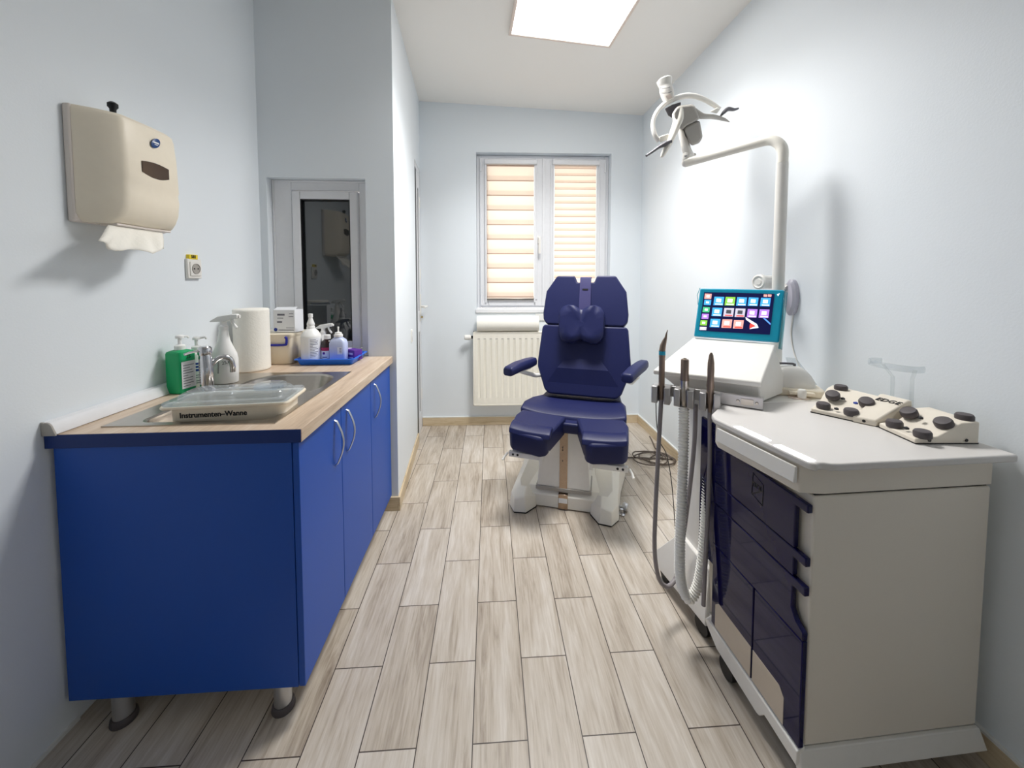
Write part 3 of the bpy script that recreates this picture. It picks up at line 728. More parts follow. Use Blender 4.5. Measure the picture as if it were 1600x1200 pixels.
cb = thing('clear_bottle', 'milky lilac bottle with white spout cap on the blue tray', 'bottle', (onY(529.5, 1.945), 1.945, zt_))
MB().loft([[(x, y, z) for x, y in rrect(-a, a, -b, b, r, 5)] for a, b, r, z in ((.036, .024, .012, 0), (.040, .028, .014, .004), (.040, .028, .014, .092), (.036, .025, .016, .108), (.022, .02, .018, .120), (.015, .015, .0149, .126))]).build('body', 'bottleclear', cb, smooth=50)
c_ = MB().lathe([(.016, .124), (.0215, .125), (.0215, .136), (.017, .138), (.016, .146), (.009, .148), (.004, .150), (.0035, .166), (.0045, .167), (.0045, .175), (0, .176)], n=24).build('cap', 'bottlewhite', cb)
lb = MB().box(.004, .028, -.0288, -.0284, .040, .075).build('label', 'label', cb)
for k in range(4): MB().box(.014, .025, -.029, -.0288, .046 + k * .007, .049 + k * .007).build('print', 'inkgrey', lb)
px_ = thing('medicine_box', 'small purple and white carton on the right of the blue tray', 'box', (onY(557, 1.985) - .012, 1.985, zt_), R(-32))
MB().box(-.033, .033, -.024, .024, 0, .052).build('carton', 'purple', px_, bevel=.001)
MB().box(-.0335, -.0331, -.02, .02, .004, .048).build('print', 'lilac', px_)
MB().box(-.026, .020, -.0246, -.0242, .028, .038).build('print', 'lilac', px_)
MB().box(-.024, .024, -.0246, -.0242, .010, .016).build('print', 'lilac', px_)
lx = thing('tissue_packet', 'pale lilac packet lying behind the purple carton on the blue tray', 'packet', (onY(541, 2.02) + .0, 2.025, zt_), R(12))
MB().loft([rt(.028, .018, .008, 0), rt(.032, .021, .01, .01), rt(.032, .021, .01, .040), rt(.026, .016, .008, .050)]).build('packet', 'lilac', lx, smooth=50)
MB().box(-.02, .012, -.0218, -.0205, .014, .034).build('print', 'purple', lx)
s2 = thing('spray_bottle', 'white spray bottle at the back of the tray behind the brown bottle', 'spray bottle', (onY(506, 2.02), 2.02, zt_), R(2))
MB().loft([oval(.026, .022, 0), oval(.029, .025, .004), oval(.029, .025, .09), oval(.018, .017, .118), oval(.0125, .0125, .128)]).build('flask', 'bottlewhite', s2, smooth=50)
sprayer(s2, .127, .88)

# ------------------------------------------------------------------ wall things on the left
dz0, dz1 = 1.455, 1.792
dp = thing('towel_dispenser', 'beige wall paper towel dispenser with blue badge on the left wall', 'dispenser', (-1.21, 1.32, dz0))
MB().loft([[(-1.2095, 1.166, dz0 + .002), (-1.2095, 1.476, dz0 + .002), (-1.2095, 1.476, dz1), (-1.2095, 1.166, dz1)], [(-1.188, 1.166, dz0 + .002), (-1.188, 1.476, dz0 + .002), (-1.188, 1.476, dz1), (-1.188, 1.166, dz1)]]).build('back_plate', 'offwhite', dp, world=True, bevel=.006)
def dring(z, dep, ins, y_in=.004):
    x0 = -1.188; x1 = x0 + dep; y0, y1 = 1.166 + y_in, 1.476 - y_in; f0, f1 = 1.166 + ins, 1.476 - ins
    pts = [(x0, y0)]
    pts += [(x0 + (x1 - x0) * .5, y0 + (f0 - y0) * .42), (x1 - .010, f0 - .009), (x1 - .004, f0 - .002), (x1, f0 + .008)]
    for k in range(1, 6): pts.append((x1 + .004 * math.sin(math.pi * k / 6), f0 + .012 + (f1 - f0 - .024) * k / 6))
    pts += [(x1, f1 - .008), (x1 - .004, f1 + .002), (x1 - .010, f1 + .009), (x0 + (x1 - x0) * .5, y1 - (y1 - f1) * .42), (x0, y1)]
    return [(x, y, z) for x, y in pts]
rings = [dring(dz0 + .004, .050, .05, .02), dring(dz0 + .012, .066, .055, .012), dring(dz0 + .028, .080, .058), dring(dz0 + .055, .092, .060), dring(dz0 + .10, .097, .060), dring(dz0 + .125, .094, .060), dring(dz0 + .135, .097, .06), dring(dz0 + .24, .094, .061), dring(dz1 - .03, .088, .062), dring(dz1 - .012, .083, .063), dring(dz1 - .002, .072, .066, .008)]
MB().loft(rings).build('cover', 'cream', dp, world=True, smooth=27)
MB().box(-1.18, -1.128, 1.225, 1.42, dz0 - .001, dz0 + .006).build('tear_edge', 'offwhite', dp, world=True, bevel=.002)
# sight window and badge
xw = -1.0905
ctr = atX(243, 268, xw)
pts = []
for k in range(9):
    t = k / 8; pts.append((xw + .0005, ctr.y - .05 + .1 * t, ctr.z + .020 + .006 * math.sin(math.pi * t)))
for k in range(9):
    t = 1 - k / 8; pts.append((xw + .0005, ctr.y - .05 + .1 * t, ctr.z - .014 - .012 * math.sin(math.pi * t)))
MB().prism(pts, (.0022, 0, 0)).build('sight_window', 'sight', dp, world=True, bevel=.001)
bc = atX(243, 224, xw + .001)
bd = MB().lathe([(0, 0), (.0205, 0), (.0205, .002), (.018, .003), (0, .003)], bc - Vector((.001, 0, 0)), (1, 0, 0), 32, sx=1, sy=.62).build('badge', 'badge', dp, world=True)
MB().box(bc.x + .0018, bc.x + .0026, bc.y - .011, bc.y + .011, bc.z - .001, bc.z + .004).build('badge_mark', 'label', bd, world=True)
MB().box(bc.x + .0018, bc.x + .0026, bc.y - .006, bc.y + .006, bc.z - .006, bc.z - .004).build('badge_mark', 'label', bd, world=True)
kb = atX(176, 163, -1.135)
MB().tube([(kb.x, kb.y, dz1 - .004), (kb.x, kb.y, dz1 + .012), (kb.x, kb.y, dz1 + .018), (kb.x, kb.y, dz1 + .028), (kb.x, kb.y, dz1 + .033)], [.007, .008, .0125, .0125, .006], 16).build('key', 'black', dp, world=True)
# sheet of tissue hanging out
pt = thing('tissue_sheet', 'crumpled white paper sheet hanging from the wall dispenser', 'paper sheet', (-1.13, 1.32, dz0))
rows = []
for i in range(9):
    v = i / 8; row = []
    for j in range(22):
        u = j / 21
        yy = 1.205 + .185 * u - .03 * v - .06 * v * (1 - u)
        xx = -1.135 + .045 * v + .012 * math.sin(u * 9 + v * 2) * v + .006 * math.sin(u * 23) * v
        zz = dz0 - .003 - .060 * v - .016 * v * math.sin(u * 3.0) + .006 * math.sin(u * 14 + 1) * v
        row.append((xx, yy, zz))
    rows.append(row)
MB().grid(rows).build('sheet', 'paper', pt, world=True, solid=.0012, smooth=60)

# wall socket
oc = atX(300, 420, -1.21)
so = thing('wall_socket', 'white wall socket with yellow tag under the towel dispenser', 'socket', oc)
MB().box(0, .012, -.036, .036, -.04, .04).build('plate', 'white', so, bevel=.003)
MB().box(.012, .016, -.027, .027, -.029, .029).build('frame', 'white', so, bevel=.002)
MB().lathe([(.0, .0163), (.019, .0163), (.0195, .0185), (.021, .0185), (.0212, .0150)], (0, 0, 0), (1, 0, 0), 28).build('recess', 'greywing', so)
for yy in (-.0095, .0095): MB().lathe([(0, .0165), (.0028, .0165), (.0028, .018), (0, .018)], (0, yy, 0), (1, 0, 0), 12).build('pin_hole', 'black', so)
tg = MB().box(.0, .0128, -.028, .016, .038, .057).build('tag', 'yellow', so, bevel=.001)
text('print', '581', .017, 'ink', tg, (.0133, -.006, .048), frame3((0, 1, 0), (0, 0, 1)), offset=.0006)

# ================================================================== RIGHT: TREATMENT CART
CR = R(2.0)
CP = Vector((.785, .85, 0))
ct = thing('treatment_cart', 'white podiatry treatment cart with glossy dark blue glass drawers at the right', 'cart', CP, CR)
cm = wm(ct)
# rear column, upper band, body
body = MB().box(.004, .495, 0, .40, .115, .761).build('body', 'cartwhite', ct, bevel=.004)
MB().box(.02, .40, .40, .60, .14, .83).build('rear_column', 'white', ct, bevel=.008, seg=3)
MB().box(.01, .49, .006, .39, .7605, .766).build('shadow_gap', 'black', ct)
edge = [(-.033, -.004), (-.0756, .273), (-.062, .308), (.034, .396)]
cpoly = [(.5195, -.031), (.040, -.031), (.018, -.029), (.004, -.022), (-.008, -.021), (-.020, -.027), (-.029, -.020)] + edge + [(.5195, .396)]
band = [(.498, 0), (.030, 0), (.004, .004), (-.018, .010), (-.026, .012), (-.066, .268), (-.052, .300), (.036, .385), (.498, .385)]
MB().prism([(a, b, .7655) for a, b in band], (0, 0, .0725)).build('upper_band', 'cartwhite', ct, bevel=.003)
MB().prism([(a, b, .838) for a, b in cpoly], (0, 0, .019)).build('counter', 'counter', ct, bevel=.005, seg=3)
MB().box(.036, .5195, .3965, .62, .836, .858).build('rear_shelf', 'white', ct, bevel=.004)
def ue(v): return -.033 + (v + .004) / .277 * -.0426
# pull-out tray under the counter edge with its lit grip strips
tray = MB().hexa([(ue(.012) + .004, .012, .791), (ue(.012) - .006, .012, .791), (ue(.26) - .006, .26, .791), (ue(.26) + .004, .26, .791)],
                 [(ue(.012) + .004, .012, .832), (ue(.012) - .002, .012, .832), (ue(.26) - .002, .26, .832), (ue(.26) + .004, .26, .832)]).build('pull_out_tray', 'white', ct, bevel=.002)
for a, b, w_ in ((.104, .205, .025), (-.012, .078, .025)):
    MB().hexa([(ue(a) + w_, a, .8565), (ue(a) + .003, a, .8565), (ue(b) + .003, b, .8565), (ue(b) + w_, b, .8565)],
              [(ue(a) + w_ - .003, a + .003, .8588), (ue(a) + .005, a + .003, .8588), (ue(b) + .005, b - .003, .8588), (ue(b) + w_ - .003, b - .003, .8588)]).build('light_strip', 'led', tray)
# glass fronts
def plate(name, pts, u0=-.018, u1=-.004, m='glassblue', par=ct, bev=.0025):
    return MB().prism([(u0, v, z) for v, z in pts], (u1 - u0, 0, 0)).build(name, m, par, bevel=bev, seg=2)
P1 = plate('drawer_front', [(-.006, .744), (-.006, .723), (.030, .723), (.030, .612), (.348, .612), (.348, .744)])
P2 = plate('drawer_front', [(-.006, .610), (-.006, .588), (.030, .588), (.030, .539), (.348, .539), (.348, .610)])
P3 = plate('drawer_front', [(-.006, .537), (-.006, .513), (.030, .513), (.030, .455), (.016, .432), (-.006, .420), (-.006, .3985), (.348, .3985), (.348, .537)])
D1 = plate('door', [(-.006, .3975), (-.006, .118), (.156, .118), (.156, .3975)])
D2 = plate('door', [(.160, .3975), (.160, .118), (.348, .118), (.348, .3975)])
plate('kick_panel', [(.154, .214), (.058, .214), (.042, .196), (.042, .122), (.154, .122)], -.0192, -.0175, 'kick', D1, .0004)
plate('kick_panel', [(.162, .214), (.310, .214), (.326, .198), (.326, .122), (.162, .122)], -.0192, -.0175, 'kick', D2, .0004)
# engraved diamond emblem on the top drawer
def onface(cx, cy):
    d = ray(1080 + cx / 4.615, 640 + cy / 4.615); n_ = cm.to_3x3() @ Vector((1, 0, 0)); p0_ = cm @ Vector((-.0186, 0, 0)); o_ = Vector((0, 0, H))
    return cm.inverted() @ (o_ + d * ((p0_ - o_).dot(n_) / d.dot(n_)))
q4 = [onface(*p) for p in ((447, 455), (520, 545), (514, 694), (436, 606))]
em = MB().tube(q4, .0011, 6, loop=True).build('emblem', 'black', P1)
MB().tube([q4[3], onface(519, 588)], .0011, 6).build('emblem_line', 'black', em)
ctr = (q4[0] + q4[1] + q4[2] + q4[3]) / 4
text('lettering', 'nrs', .028, 'black', em, ctr + Vector((-.0004, .004, .009)), frame3((0, -1, 0), (0, 0, 1)), offset=.0004)
# rear glass wing
plate('rear_glass', [(.351, .80), (.438, .80), (.438, .34), (.424, .315), (.351, .315)], -.014, -.004)
# base frame
MB().prism([(0, v, z) for v, z in ((-.006, .122), (.36, .124), (.375, .115), (.36, .098), (.31, .070), (.13, .062), (.118, .066), (.100, .090), (-.006, .084))], (-.022, 0, -.012)).build('base_skirt', 'white', ct, bevel=.002)
MB().loft([[(-.018, -.018, .062), (.508, -.018, .062), (.508, .0, .062), (-.018, .0, .062)], [(-.012, -.006, .112), (.498, -.006, .112), (.498, .004, .112), (-.012, .004, .112)]]).build('front_rim', 'white', ct, bevel=.002)
MB().box(.0, .49, .004, .40, .085, .1145).build('base_plate', 'white', ct, bevel=.002)
MB().loft([[(-.014, .385, .062), (.40, .385, .062), (.42, .70, .062), (-.055, .70, .062)], [(-.012, .385, .118), (.40, .385, .118), (.42, .70, .105), (-.052, .70, .105)], [(.005, .395, .255), (.39, .395, .255), (.39, .60, .255), (.008, .60, .255)]]).build('rear_foot', 'white', ct, bevel=.004)
for i, (u, v) in enumerate(((.035, .055), (.455, .05), (-.006, .262), (.004, .415), (-.012, .655), (.40, .655))):
    fk = MB().box(u - .014, u + .014, v - .012, v + .012, .052, .084).build('caster', 'black', ct, bevel=.004)
    MB().lathe([(.006, -.012), (.032, -.012), (.034, -.008), (.034, .008), (.032, .012), (.006, .012)], (u, v + .006, .0345), (1, .15 * (i % 2), 0), 24).build('wheel', 'black', fk)

# sloping console
cA, cB = Vector((.903, 1.191, .946)), Vector((.618, 1.384, .946))
cC, cD = atZ(1212, 537, 1.046), atZ(1083, 527, 1.046)
MB().hexa([cA - Vector((0, 0, .018)), cB - Vector((0, 0, .018)), cD - Vector((0, 0, .018)), cC - Vector((0, 0, .018))], [cA, cB, cD, cC]).build('console_top', 'white', ct, world=True, bevel=.005, seg=3)
lo = Vector((0, 0, 0))
MB().loft([[Vector((.925, 1.225, .866)), Vector((.72, 1.36, .866)), Vector((cD.x - .01, cD.y - .0, .866)), Vector((cC.x + .015, cC.y - .03, .866))],
           [Vector((.925, 1.225, .90)), Vector((.685, 1.395, .90)), Vector((cD.x, cD.y, .93)), Vector((cC.x + .02, cC.y - .02, .93))],
           [cA + Vector((.015, .035, -.019)), cB + Vector((.03, .03, -.019)), cD - Vector((0, 0, .019)), cC - Vector((0, 0, .019))]]).build('console_body', 'white', ct, world=True, bevel=.004)
MB().loft([[(.83, 1.33, .79), (.74, 1.40, .79), (.86, 1.52, .79), (1.0, 1.45, .79)], [(.87, 1.28, .868), (.74, 1.38, .868), (.86, 1.50, .868), (1.02, 1.38, .868)]]).build('console_foot', 'white', ct, world=True, bevel=.004)
es = Vector((-.828, .561, 0)); nf = Vector((-.561, -.828, 0))
rr0 = Vector((.900, 1.175, .880))
MB().hexa([rr0 + nf * .0 + Vector((0, 0, -.022)), rr0 + es * .335 + Vector((0, 0, -.022)), rr0 + es * .335 - nf * .018 + Vector((0, 0, -.022)), rr0 - nf * .018 + Vector((0, 0, -.022))],
          [rr0 + Vector((0, 0, .018)), rr0 + es * .335 + Vector((0, 0, .018)), rr0 + es * .335 - nf * .018 + Vector((0, 0, .018)), rr0 - nf * .018 + Vector((0, 0, .018))]).build('holder_rail', 'holder', ct, world=True, bevel=.002)
m = MB()
bpl = rr0 + es * .045 + nf * .0008
MB().hexa([bpl - es * .018 + Vector((0, 0, -.012)), bpl + es * .018 + Vector((0, 0, -.012)), bpl + es * .018 + nf * .002 + Vector((0, 0, -.012)), bpl - es * .018 + nf * .002 + Vector((0, 0, -.012))],
          [bpl - es * .018 + Vector((0, 0, .008)), bpl + es * .018 + Vector((0, 0, .008)), bpl + es * .018 + nf * .002 + Vector((0, 0, .008)), bpl - es * .018 + nf * .002 + Vector((0, 0, .008))]).build('rail_plate', 'steel', ct, world=True, bevel=.0005)
for k in (-1, 1): MB().lathe([(0, 0), (.005, 0), (.004, .003), (0, .003)], bpl + es * .027 * k + Vector((0, 0, -.002)), nf, 14).build('rail_screw', 'steel', ct, world=True)
def project(p):
    d = Vector(p) - Vector((0, 0, H)); c = d.dot(_fw); return CX + F * d.dot(_rt) / c, CY - F * d.dot(_up) / c
HP = []
for px in (1033.5, 1069, 1109.5):
    lo_, hi_ = 0.0, .45
    for _ in range(40):
        md = (lo_ + hi_) / 2; p = rr0 + es * md + nf * .030
        if project(p)[0] > px: lo_ = md
        else: hi_ = md
    HP.append(rr0 + es * lo_ + nf * .030)
for p in HP:
    prof = [(-.032, -.030), (-.032, .020), (-.011, .022), (-.011, -.004), (-.006, -.012), (.006, -.012), (.011, -.004), (.011, .022), (.032, .020), (.032, -.030)]
    MB().prism([p + es * a + nf * b + Vector((0, 0, -.040)) for a, b in prof], (0, 0, .062)).build('handpiece_holder', 'holder', ct, world=True, bevel=.003)

# ------------------------------------------------------------------ handpieces with their hoses
def pathY(pts): return [atY(a, b, y) for a, b, y in pts]
p = HP[0]; zb_ = p.z - .032
h1 = thing('handpiece', 'slim dark handpiece with curved tip in the leftmost cart holder', 'handpiece', p, group='handpieces hanging in the cart holders')
zt1 = atY(1036, 545, p.y).z; zt0 = atY(1038, 515, p.y).z
MB().lathe([(.0, zb_), (.0075, zb_), (.0085, zb_ + .03), (.0105, zb_ + .035), (.0105, zt1 - .035), (.0112, zt1 - .03), (.0112, zt1 - .006)], (p.x, p.y, 0), n=24).build('grip', 'gun', h1, world=True)
MB().lathe([(.0116, zt1 - .022), (.0116, zt1 - .008)], (p.x, p.y, 0), n=24).build('ring', 'teal', h1, world=True)
MB().tube([(p.x, p.y, zt1 - .006), (p.x + .002, p.y, zt1 + .010), (p.x + .006, p.y - .003, zt1 + .028), (p.x + .0095, p.y - .006, zt1 + .042), (p.x + .011, p.y - .008, zt0 - .012), (p.x + .014, p.y - .01, zt0)], [.0110, .0105, .0078, .0046, .0026, .0010], 18).build('tip', 'gun', h1, world=True)
MB().tube(smoothpath([(p.x, p.y, zb_ + .004)] + pathY([(1029, 700, p.y - .005), (1024, 800, p.y - .01), (1023, 862, p.y - .01), (1029, 902, p.y - .005), (1040, 916, p.y + .0), (1051, 911, p.y + .015), (1058, 895, p.y + .03), (1066, 850, p.y + .03), (1078, 760, p.y + .03), (1085, 690, p.y + .025), (1087, 632, p.y + .02)]), 8), .0078, 12).build('hose', 'greyhose', h1, world=True)
p = HP[1]; zb_ = p.z - .045; z2 = atY(1070, 560, p.y).z
h2 = thing('handpiece', 'thick silver and bronze handpiece in the middle holder with white corrugated hose', 'handpiece', p, group='handpieces hanging in the cart holders')
MB().lathe([(0, zb_), (.0115, zb_), (.0115, zb_ + .018), (.0145, zb_ + .022), (.0150, zb_ + .03), (.0150, zb_ + .098)], (p.x, p.y, 0), n=28).build('grip', 'steel', h2, world=True)
MB().lathe([(.0150, zb_ + .098), (.0150, zb_ + .104), (.0136, zb_ + .120), (.0134, z2 - .006), (.0118, z2 - .003), (.006, z2 - .002), (.005, z2 + .001), (0, z2 + .001)], (p.x, p.y, 0), n=28).build('head', 'gun', h2, world=True)
pth = smoothpath([(p.x, p.y, zb_ + .004)] + pathY([(1068, 690, p.y - .004), (1065, 780, p.y - .016), (1062, 860, p.y - .03), (1064, 908, p.y - .035), (1076, 936, p.y - .04), (1090, 915, p.y - .04), (1098, 870, p.y - .035), (1103, 800, p.y - .02), (1107, 720, p.y - .01), (1108, 662, p.y + .01)]), 10)
cp, cr_ = corrugate(pth, .0158, .0026, .0105)
MB().tube(cp, cr_, 14).build('hose', 'whitehose', h2, world=True, smooth=28)
p = HP[2]; zb_ = p.z - .05; z3 = atY(1112, 551, p.y).z
h3 = thing('handpiece', 'dark bronze torpedo handpiece in the rightmost cart holder', 'handpiece', p, group='handpieces hanging in the cart holders')
MB().lathe([(0, zb_), (.007, zb_), (.008, zb_ + .028), (.0105, zb_ + .034), (.0118, zb_ + .05), (.0118, zb_ + .088), (.0125, zb_ + .092), (.0105, zb_ + .12), (.0112, zb_ + .15), (.0105, z3 - .035), (.0065, z3 - .008), (.003, z3), (0, z3 + .001)], (p.x, p.y, 0), n=28).build('grip', 'gun', h3, world=True)
MB().tube(smoothpath([(p.x, p.y, zb_ + .004)] + pathY([(1109, 720, p.y - .012), (1105, 820, p.y - .03), (1101, 900, p.y - .04), (1099, 946, p.y - .045)]), 8), .0072, 12).build('hose', 'greyhose', h3, world=True)

# ------------------------------------------------------------------ touch screen in its sleeve
tBL, tBR = cD + Vector((-.004, -.012, .006)), cC + Vector((.004, -.012, .006))
tTL, tTR = atY(1094, 450, tBL.y + .035), atY(1226, 453, tBR.y + .035)
ex = (tBR - tBL); ey = (tTL - tBL); nrm = ex.cross(ey).normalized()
if nrm.dot(Vector((0, -1, 0))) < 0: nrm = -nrm
tTR = tBR + (tTR - tBR) - nrm * (tTR - tBL).dot(nrm)
ts = thing('touch_screen', 'touch screen in teal frame showing app icons on the cart console', 'screen', (tBL + tBR) / 2)
MB().hexa([tBL - nrm * .012, tBR - nrm * .012, tTR - nrm * .012, tTL - nrm * .012], [tBL, tBR, tTR, tTL]).build('frame', 'teal', ts, world=True, bevel=.006, seg=3)
def S(cx, cy, off=.0006):
    d = ray(1070 + cx / 9.41, 440 + cy / 9.41); o_ = Vector((0, 0, H)); return o_ + d * ((tBL - o_).dot(nrm) / d.dot(nrm)) + nrm * off
def emat(name, c, s):
    return mat(name, c, .3, emis=c, es=s, var=0)
M['display'] = emat('display dark', (10, 14, 58), .5)
for k, c in dict(sky=(66, 160, 226), lime=(130, 190, 70), greyi=(190, 186, 200), violet=(168, 120, 214), rose=(228, 160, 150), mint=(70, 180, 120), white=(235, 240, 250), red=(226, 70, 60), glow=(90, 150, 235)).items(): M['i_' + k] = emat('icon ' + k, c, .55)
def squad(name, pts, m, par, off=.0006, th=.0006):
    P = [S(x, y, off) for x, y in pts]
    return MB().hexa(P, [q + nrm * th for q in P]).build(name, m, par, world=True)
dsp = squad('display', [(205, 722), (1250, 782), (1320, 180), (285, 155)], 'display', ts)
def skew(cx, cy, w_, h_):
    k = .14
    return [(cx - w_ - k * h_, cy + h_), (cx + w_ - k * h_, cy + h_ + 4), (cx + w_ + k * h_, cy - h_ + 4), (cx - w_ + k * h_, cy - h_)]
for cx, cy, m_ in ((500, 285, 'sky'), (665, 288, 'lime'), (835, 292, 'sky'), (1005, 295, 'sky'), (1185, 300, 'sky'), (473, 445, 'sky'), (645, 450, 'greyi'), (812, 458, 'greyi'), (990, 465, 'violet'), (1165, 470, 'violet'), (445, 608, 'sky'), (618, 617, 'rose'), (788, 628, 'rose')):
    ic = squad('app_icon', skew(cx, cy, 72, 62), 'i_' + m_, dsp, .0013)
    inner = squad('symbol', skew(cx, cy - 8, 36, 26), 'i_white' if m_ != 'greyi' else 'inkgrey', dsp, .002)
    squad('caption', skew(cx, cy + 46, 54, 8), 'i_red' if m_ in ('rose', 'greyi') else 'i_white', dsp, .002)
for cx, cy, m_ in ((342, 215, 'rose'), (335, 305, 'sky'), (315, 412, 'mint'), (300, 510, 'violet'), (278, 605, 'lime'), (268, 688, 'greyi')):
    squad('side_icon', skew(cx, cy, 50, 38 if cy < 650 else 24), 'i_' + m_, dsp, .0013); squad('symbol', skew(cx, cy, 22, 14), 'i_white', dsp, .002)
for cx in (1185, 1248): squad('status_icon', skew(cx, 205, 26, 18), 'i_rose', dsp, .0013)
squad('play_mark', [(950, 690), (1045, 655), (965, 610), (955, 640)], 'i_red', dsp, .0016)
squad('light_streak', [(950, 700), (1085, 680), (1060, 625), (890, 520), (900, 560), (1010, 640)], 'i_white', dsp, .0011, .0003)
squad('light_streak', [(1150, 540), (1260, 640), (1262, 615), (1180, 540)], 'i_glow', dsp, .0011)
squad('home_mark', [(1372, 215), (1398, 172), (1352, 188)], 'i_white', ts, .0008)
# clear sleeve hanging over the right edge
P = [tTR + Vector((0, 0, .003)), tTR + Vector((.022, .012, -.012)), tBR + Vector((.022, .012, -.030)), tBR + Vector((-.006, -.004, -.022))]
MB().grid([[P[0], P[0].lerp(P[1], .5) + nrm * .006, P[1]], [P[0].lerp(P[3], .3) + nrm * .004, P[0].lerp(P[2], .35) + nrm * .008, P[1].lerp(P[2], .3)], [P[3].lerp(P[0], .3) + nrm * .003, P[2].lerp(P[0], .35) + nrm * .009, P[2].lerp(P[1], .3)], [P[3], P[3].lerp(P[2], .5) + nrm * .005, P[2]]]).build('clear_sleeve', 'tealfilm', ts, world=True, solid=.0008, smooth=60)
MB().tube([tTL + nrm * .002, tTL + Vector((-.012, 0, -.03)), tTL + Vector((-.008, 0, -.05)), tTL.lerp(tBL, .35) + nrm * .002], .0014, 6).build('sleeve_fold', 'tealfilm', ts, world=True)

# ------------------------------------------------------------------ lamp on its pole
PX, PY = 1.172, 1.470
ae = Vector((.968, 1.836, 1.862))
lp = thing('treatment_lamp', 'treatment lamp on a bent white pole rising from the cart', 'lamp', (PX, PY, .858))
dh = (Vector((ae.x, ae.y, 0)) - Vector((PX, PY, 0))); L_ = dh.length; dh.normalize()
rb = .07; zc_ = 1.862
pts = [Vector((PX, PY, .859)), Vector((PX, PY, 1.2)), Vector((PX, PY, 1.5)), Vector((PX, PY, 1.70))]
cen = Vector((PX, PY, zc_ - rb)) + dh * rb
pts2 = [cen - dh * rb * math.cos(R(a)) + Vector((0, 0, rb * math.sin(R(a)))) for a in range(0, 91, 9)]
pole = MB().tube(pts + [Vector((PX, PY, 1.755))], .0215, 24).build('pole', 'white', lp, world=True)
arm = MB().tube([Vector((PX, PY, 1.756))] + pts2 + [ae], [.0205] * (len(pts2) + 2), 24).build('arm', 'warmwhite', lp, world=True)
MB().lathe([(0, .859), (.027, .859), (.027, .875), (.0245, .88), (.0222, .89)], (PX, PY, 0), n=28).build('base_collar', 'white', lp, world=True)
MB().ball(ae, .0212, 20).build('end_cap', 'white', arm, world=True)
LY = 1.845
def Lp(cx, cy, dy=0): return atY(1000 + cx / 7.5, 110 + cy / 7.5, LY + dy)
K = .00044
post = MB().tube([ae + Vector((0, 0, .012)), ae + Vector((0, 0, .03)), Lp(585, 1020), Lp(545, 930), Lp(500, 760, .02), Lp(480, 640, .03)], [.019, .021, .023, .021, .018, .017], 20).build('post', 'white', lp, world=True)
MB().tube([Lp(520, 1004, -.022), Lp(575, 1000, -.026)], .0022, 6).build('post_seam', 'inkgrey', post, world=True)
MB().lathe([(0, 0), (.012, 0), (.012, .008), (.009, .010), (0, .010)], Lp(630, 1000, -.005), (1, -.4, .2), 18).build('lock_knob', 'white', post, world=True)
head = MB().loft([[Lp(x, y, .075) for x, y in ((545, 640), (690, 580), (725, 770), (690, 840), (610, 870), (520, 740))], [Lp(x, y, -.03) for x, y in ((530, 655), (700, 585), (738, 785), (695, 855), (600, 888), (505, 715))]]).build('lamp_head', 'greywing', lp, world=True, bevel=.010, seg=3)
MB().loft([[Lp(x, y, -.034) for x, y in ((505, 690), (525, 720), (552, 800), (530, 770))], [Lp(x, y, -.020) for x, y in ((505, 690), (525, 720), (552, 800), (530, 770))]]).build('vent', 'black', head, world=True)
sh_out = ((385, 495), (415, 440), (455, 412), (600, 396), (640, 412), (668, 470), (705, 565), (640, 605), (545, 655), (505, 690), (470, 700), (455, 620), (400, 560))
MB().loft([[Lp(x, y, .085) for x, y in sh_out], [Lp(x, y, .02) for x, y in sh_out], [Lp(x * .94 + 33, y * .94 + 33, -.055) for x, y in sh_out]]).build('shell', 'greywing', lp, world=True, bevel=.008, seg=3)
def blade(name, path, ws, m, flat=.45, hint=(0, 1, 0), n=16):
    return MB().tube(smoothpath([Lp(*q) for q in path], 6), [w_ * K for w_ in interp(ws, (len(path) - 1) * 6 + 1)], n, flat=(1, flat, hint)).build(name, m, lp, world=True)
def interp(ws, n):
    o = []
    for i in range(n):
        t = i / (n - 1) * (len(ws) - 1); k = min(int(t), len(ws) - 2); o.append(ws[k] + (ws[k + 1] - ws[k]) * (t - k))
    return o
blade('wing', [(445, 490, -.02), (445, 590, -.03), (405, 700, -.03), (340, 850, -.035), (270, 985, -.04), (245, 1015, -.04)], (85, 78, 66, 55, 38, 10), 'warmwhite', .62, (0, 1, 0))
blade('wing', [(600, 480, -.01), (720, 535, 0), (860, 545, .02), (980, 575, .03), (1050, 605, .035)], (70, 48, 40, 28, 6), 'greywing', .55, (0, 1, 0))
yk = blade('yoke', [(225, 830, -.02), (175, 760, -.02), (150, 640, -.01), (180, 520, .0), (260, 415, .02), (380, 345, .04), (500, 302, .05), (620, 298, .05), (740, 335, .05), (850, 395, .05), (935, 455, .045)], (26, 26, 24, 24, 26, 30, 32, 30, 28, 26, 24), 'white', .95, (0, 1, 0))
for pts_ in (((225, 775), (335, 738), (330, 800), (235, 850)), ((815, 485), (905, 432), (945, 455), (900, 510))):
    MB().loft([[Lp(x, y, -.035) for x, y in pts_], [Lp(x, y, .045) for x, y in pts_]]).build('yoke_bracket', 'warmwhite', yk, world=True, bevel=.004)
blade('grip', [(360, 835, -.05), (290, 865, -.05), (215, 905, -.05), (150, 950, -.055), (75, 1000, -.06)], (30, 34, 24, 20, 18), 'grip', .7)
blade('grip', [(945, 535, .03), (985, 490, .03), (1030, 455, .03), (1100, 460, .03), (1150, 447, .03)], (14, 30, 34, 22, 16), 'grip', .7)
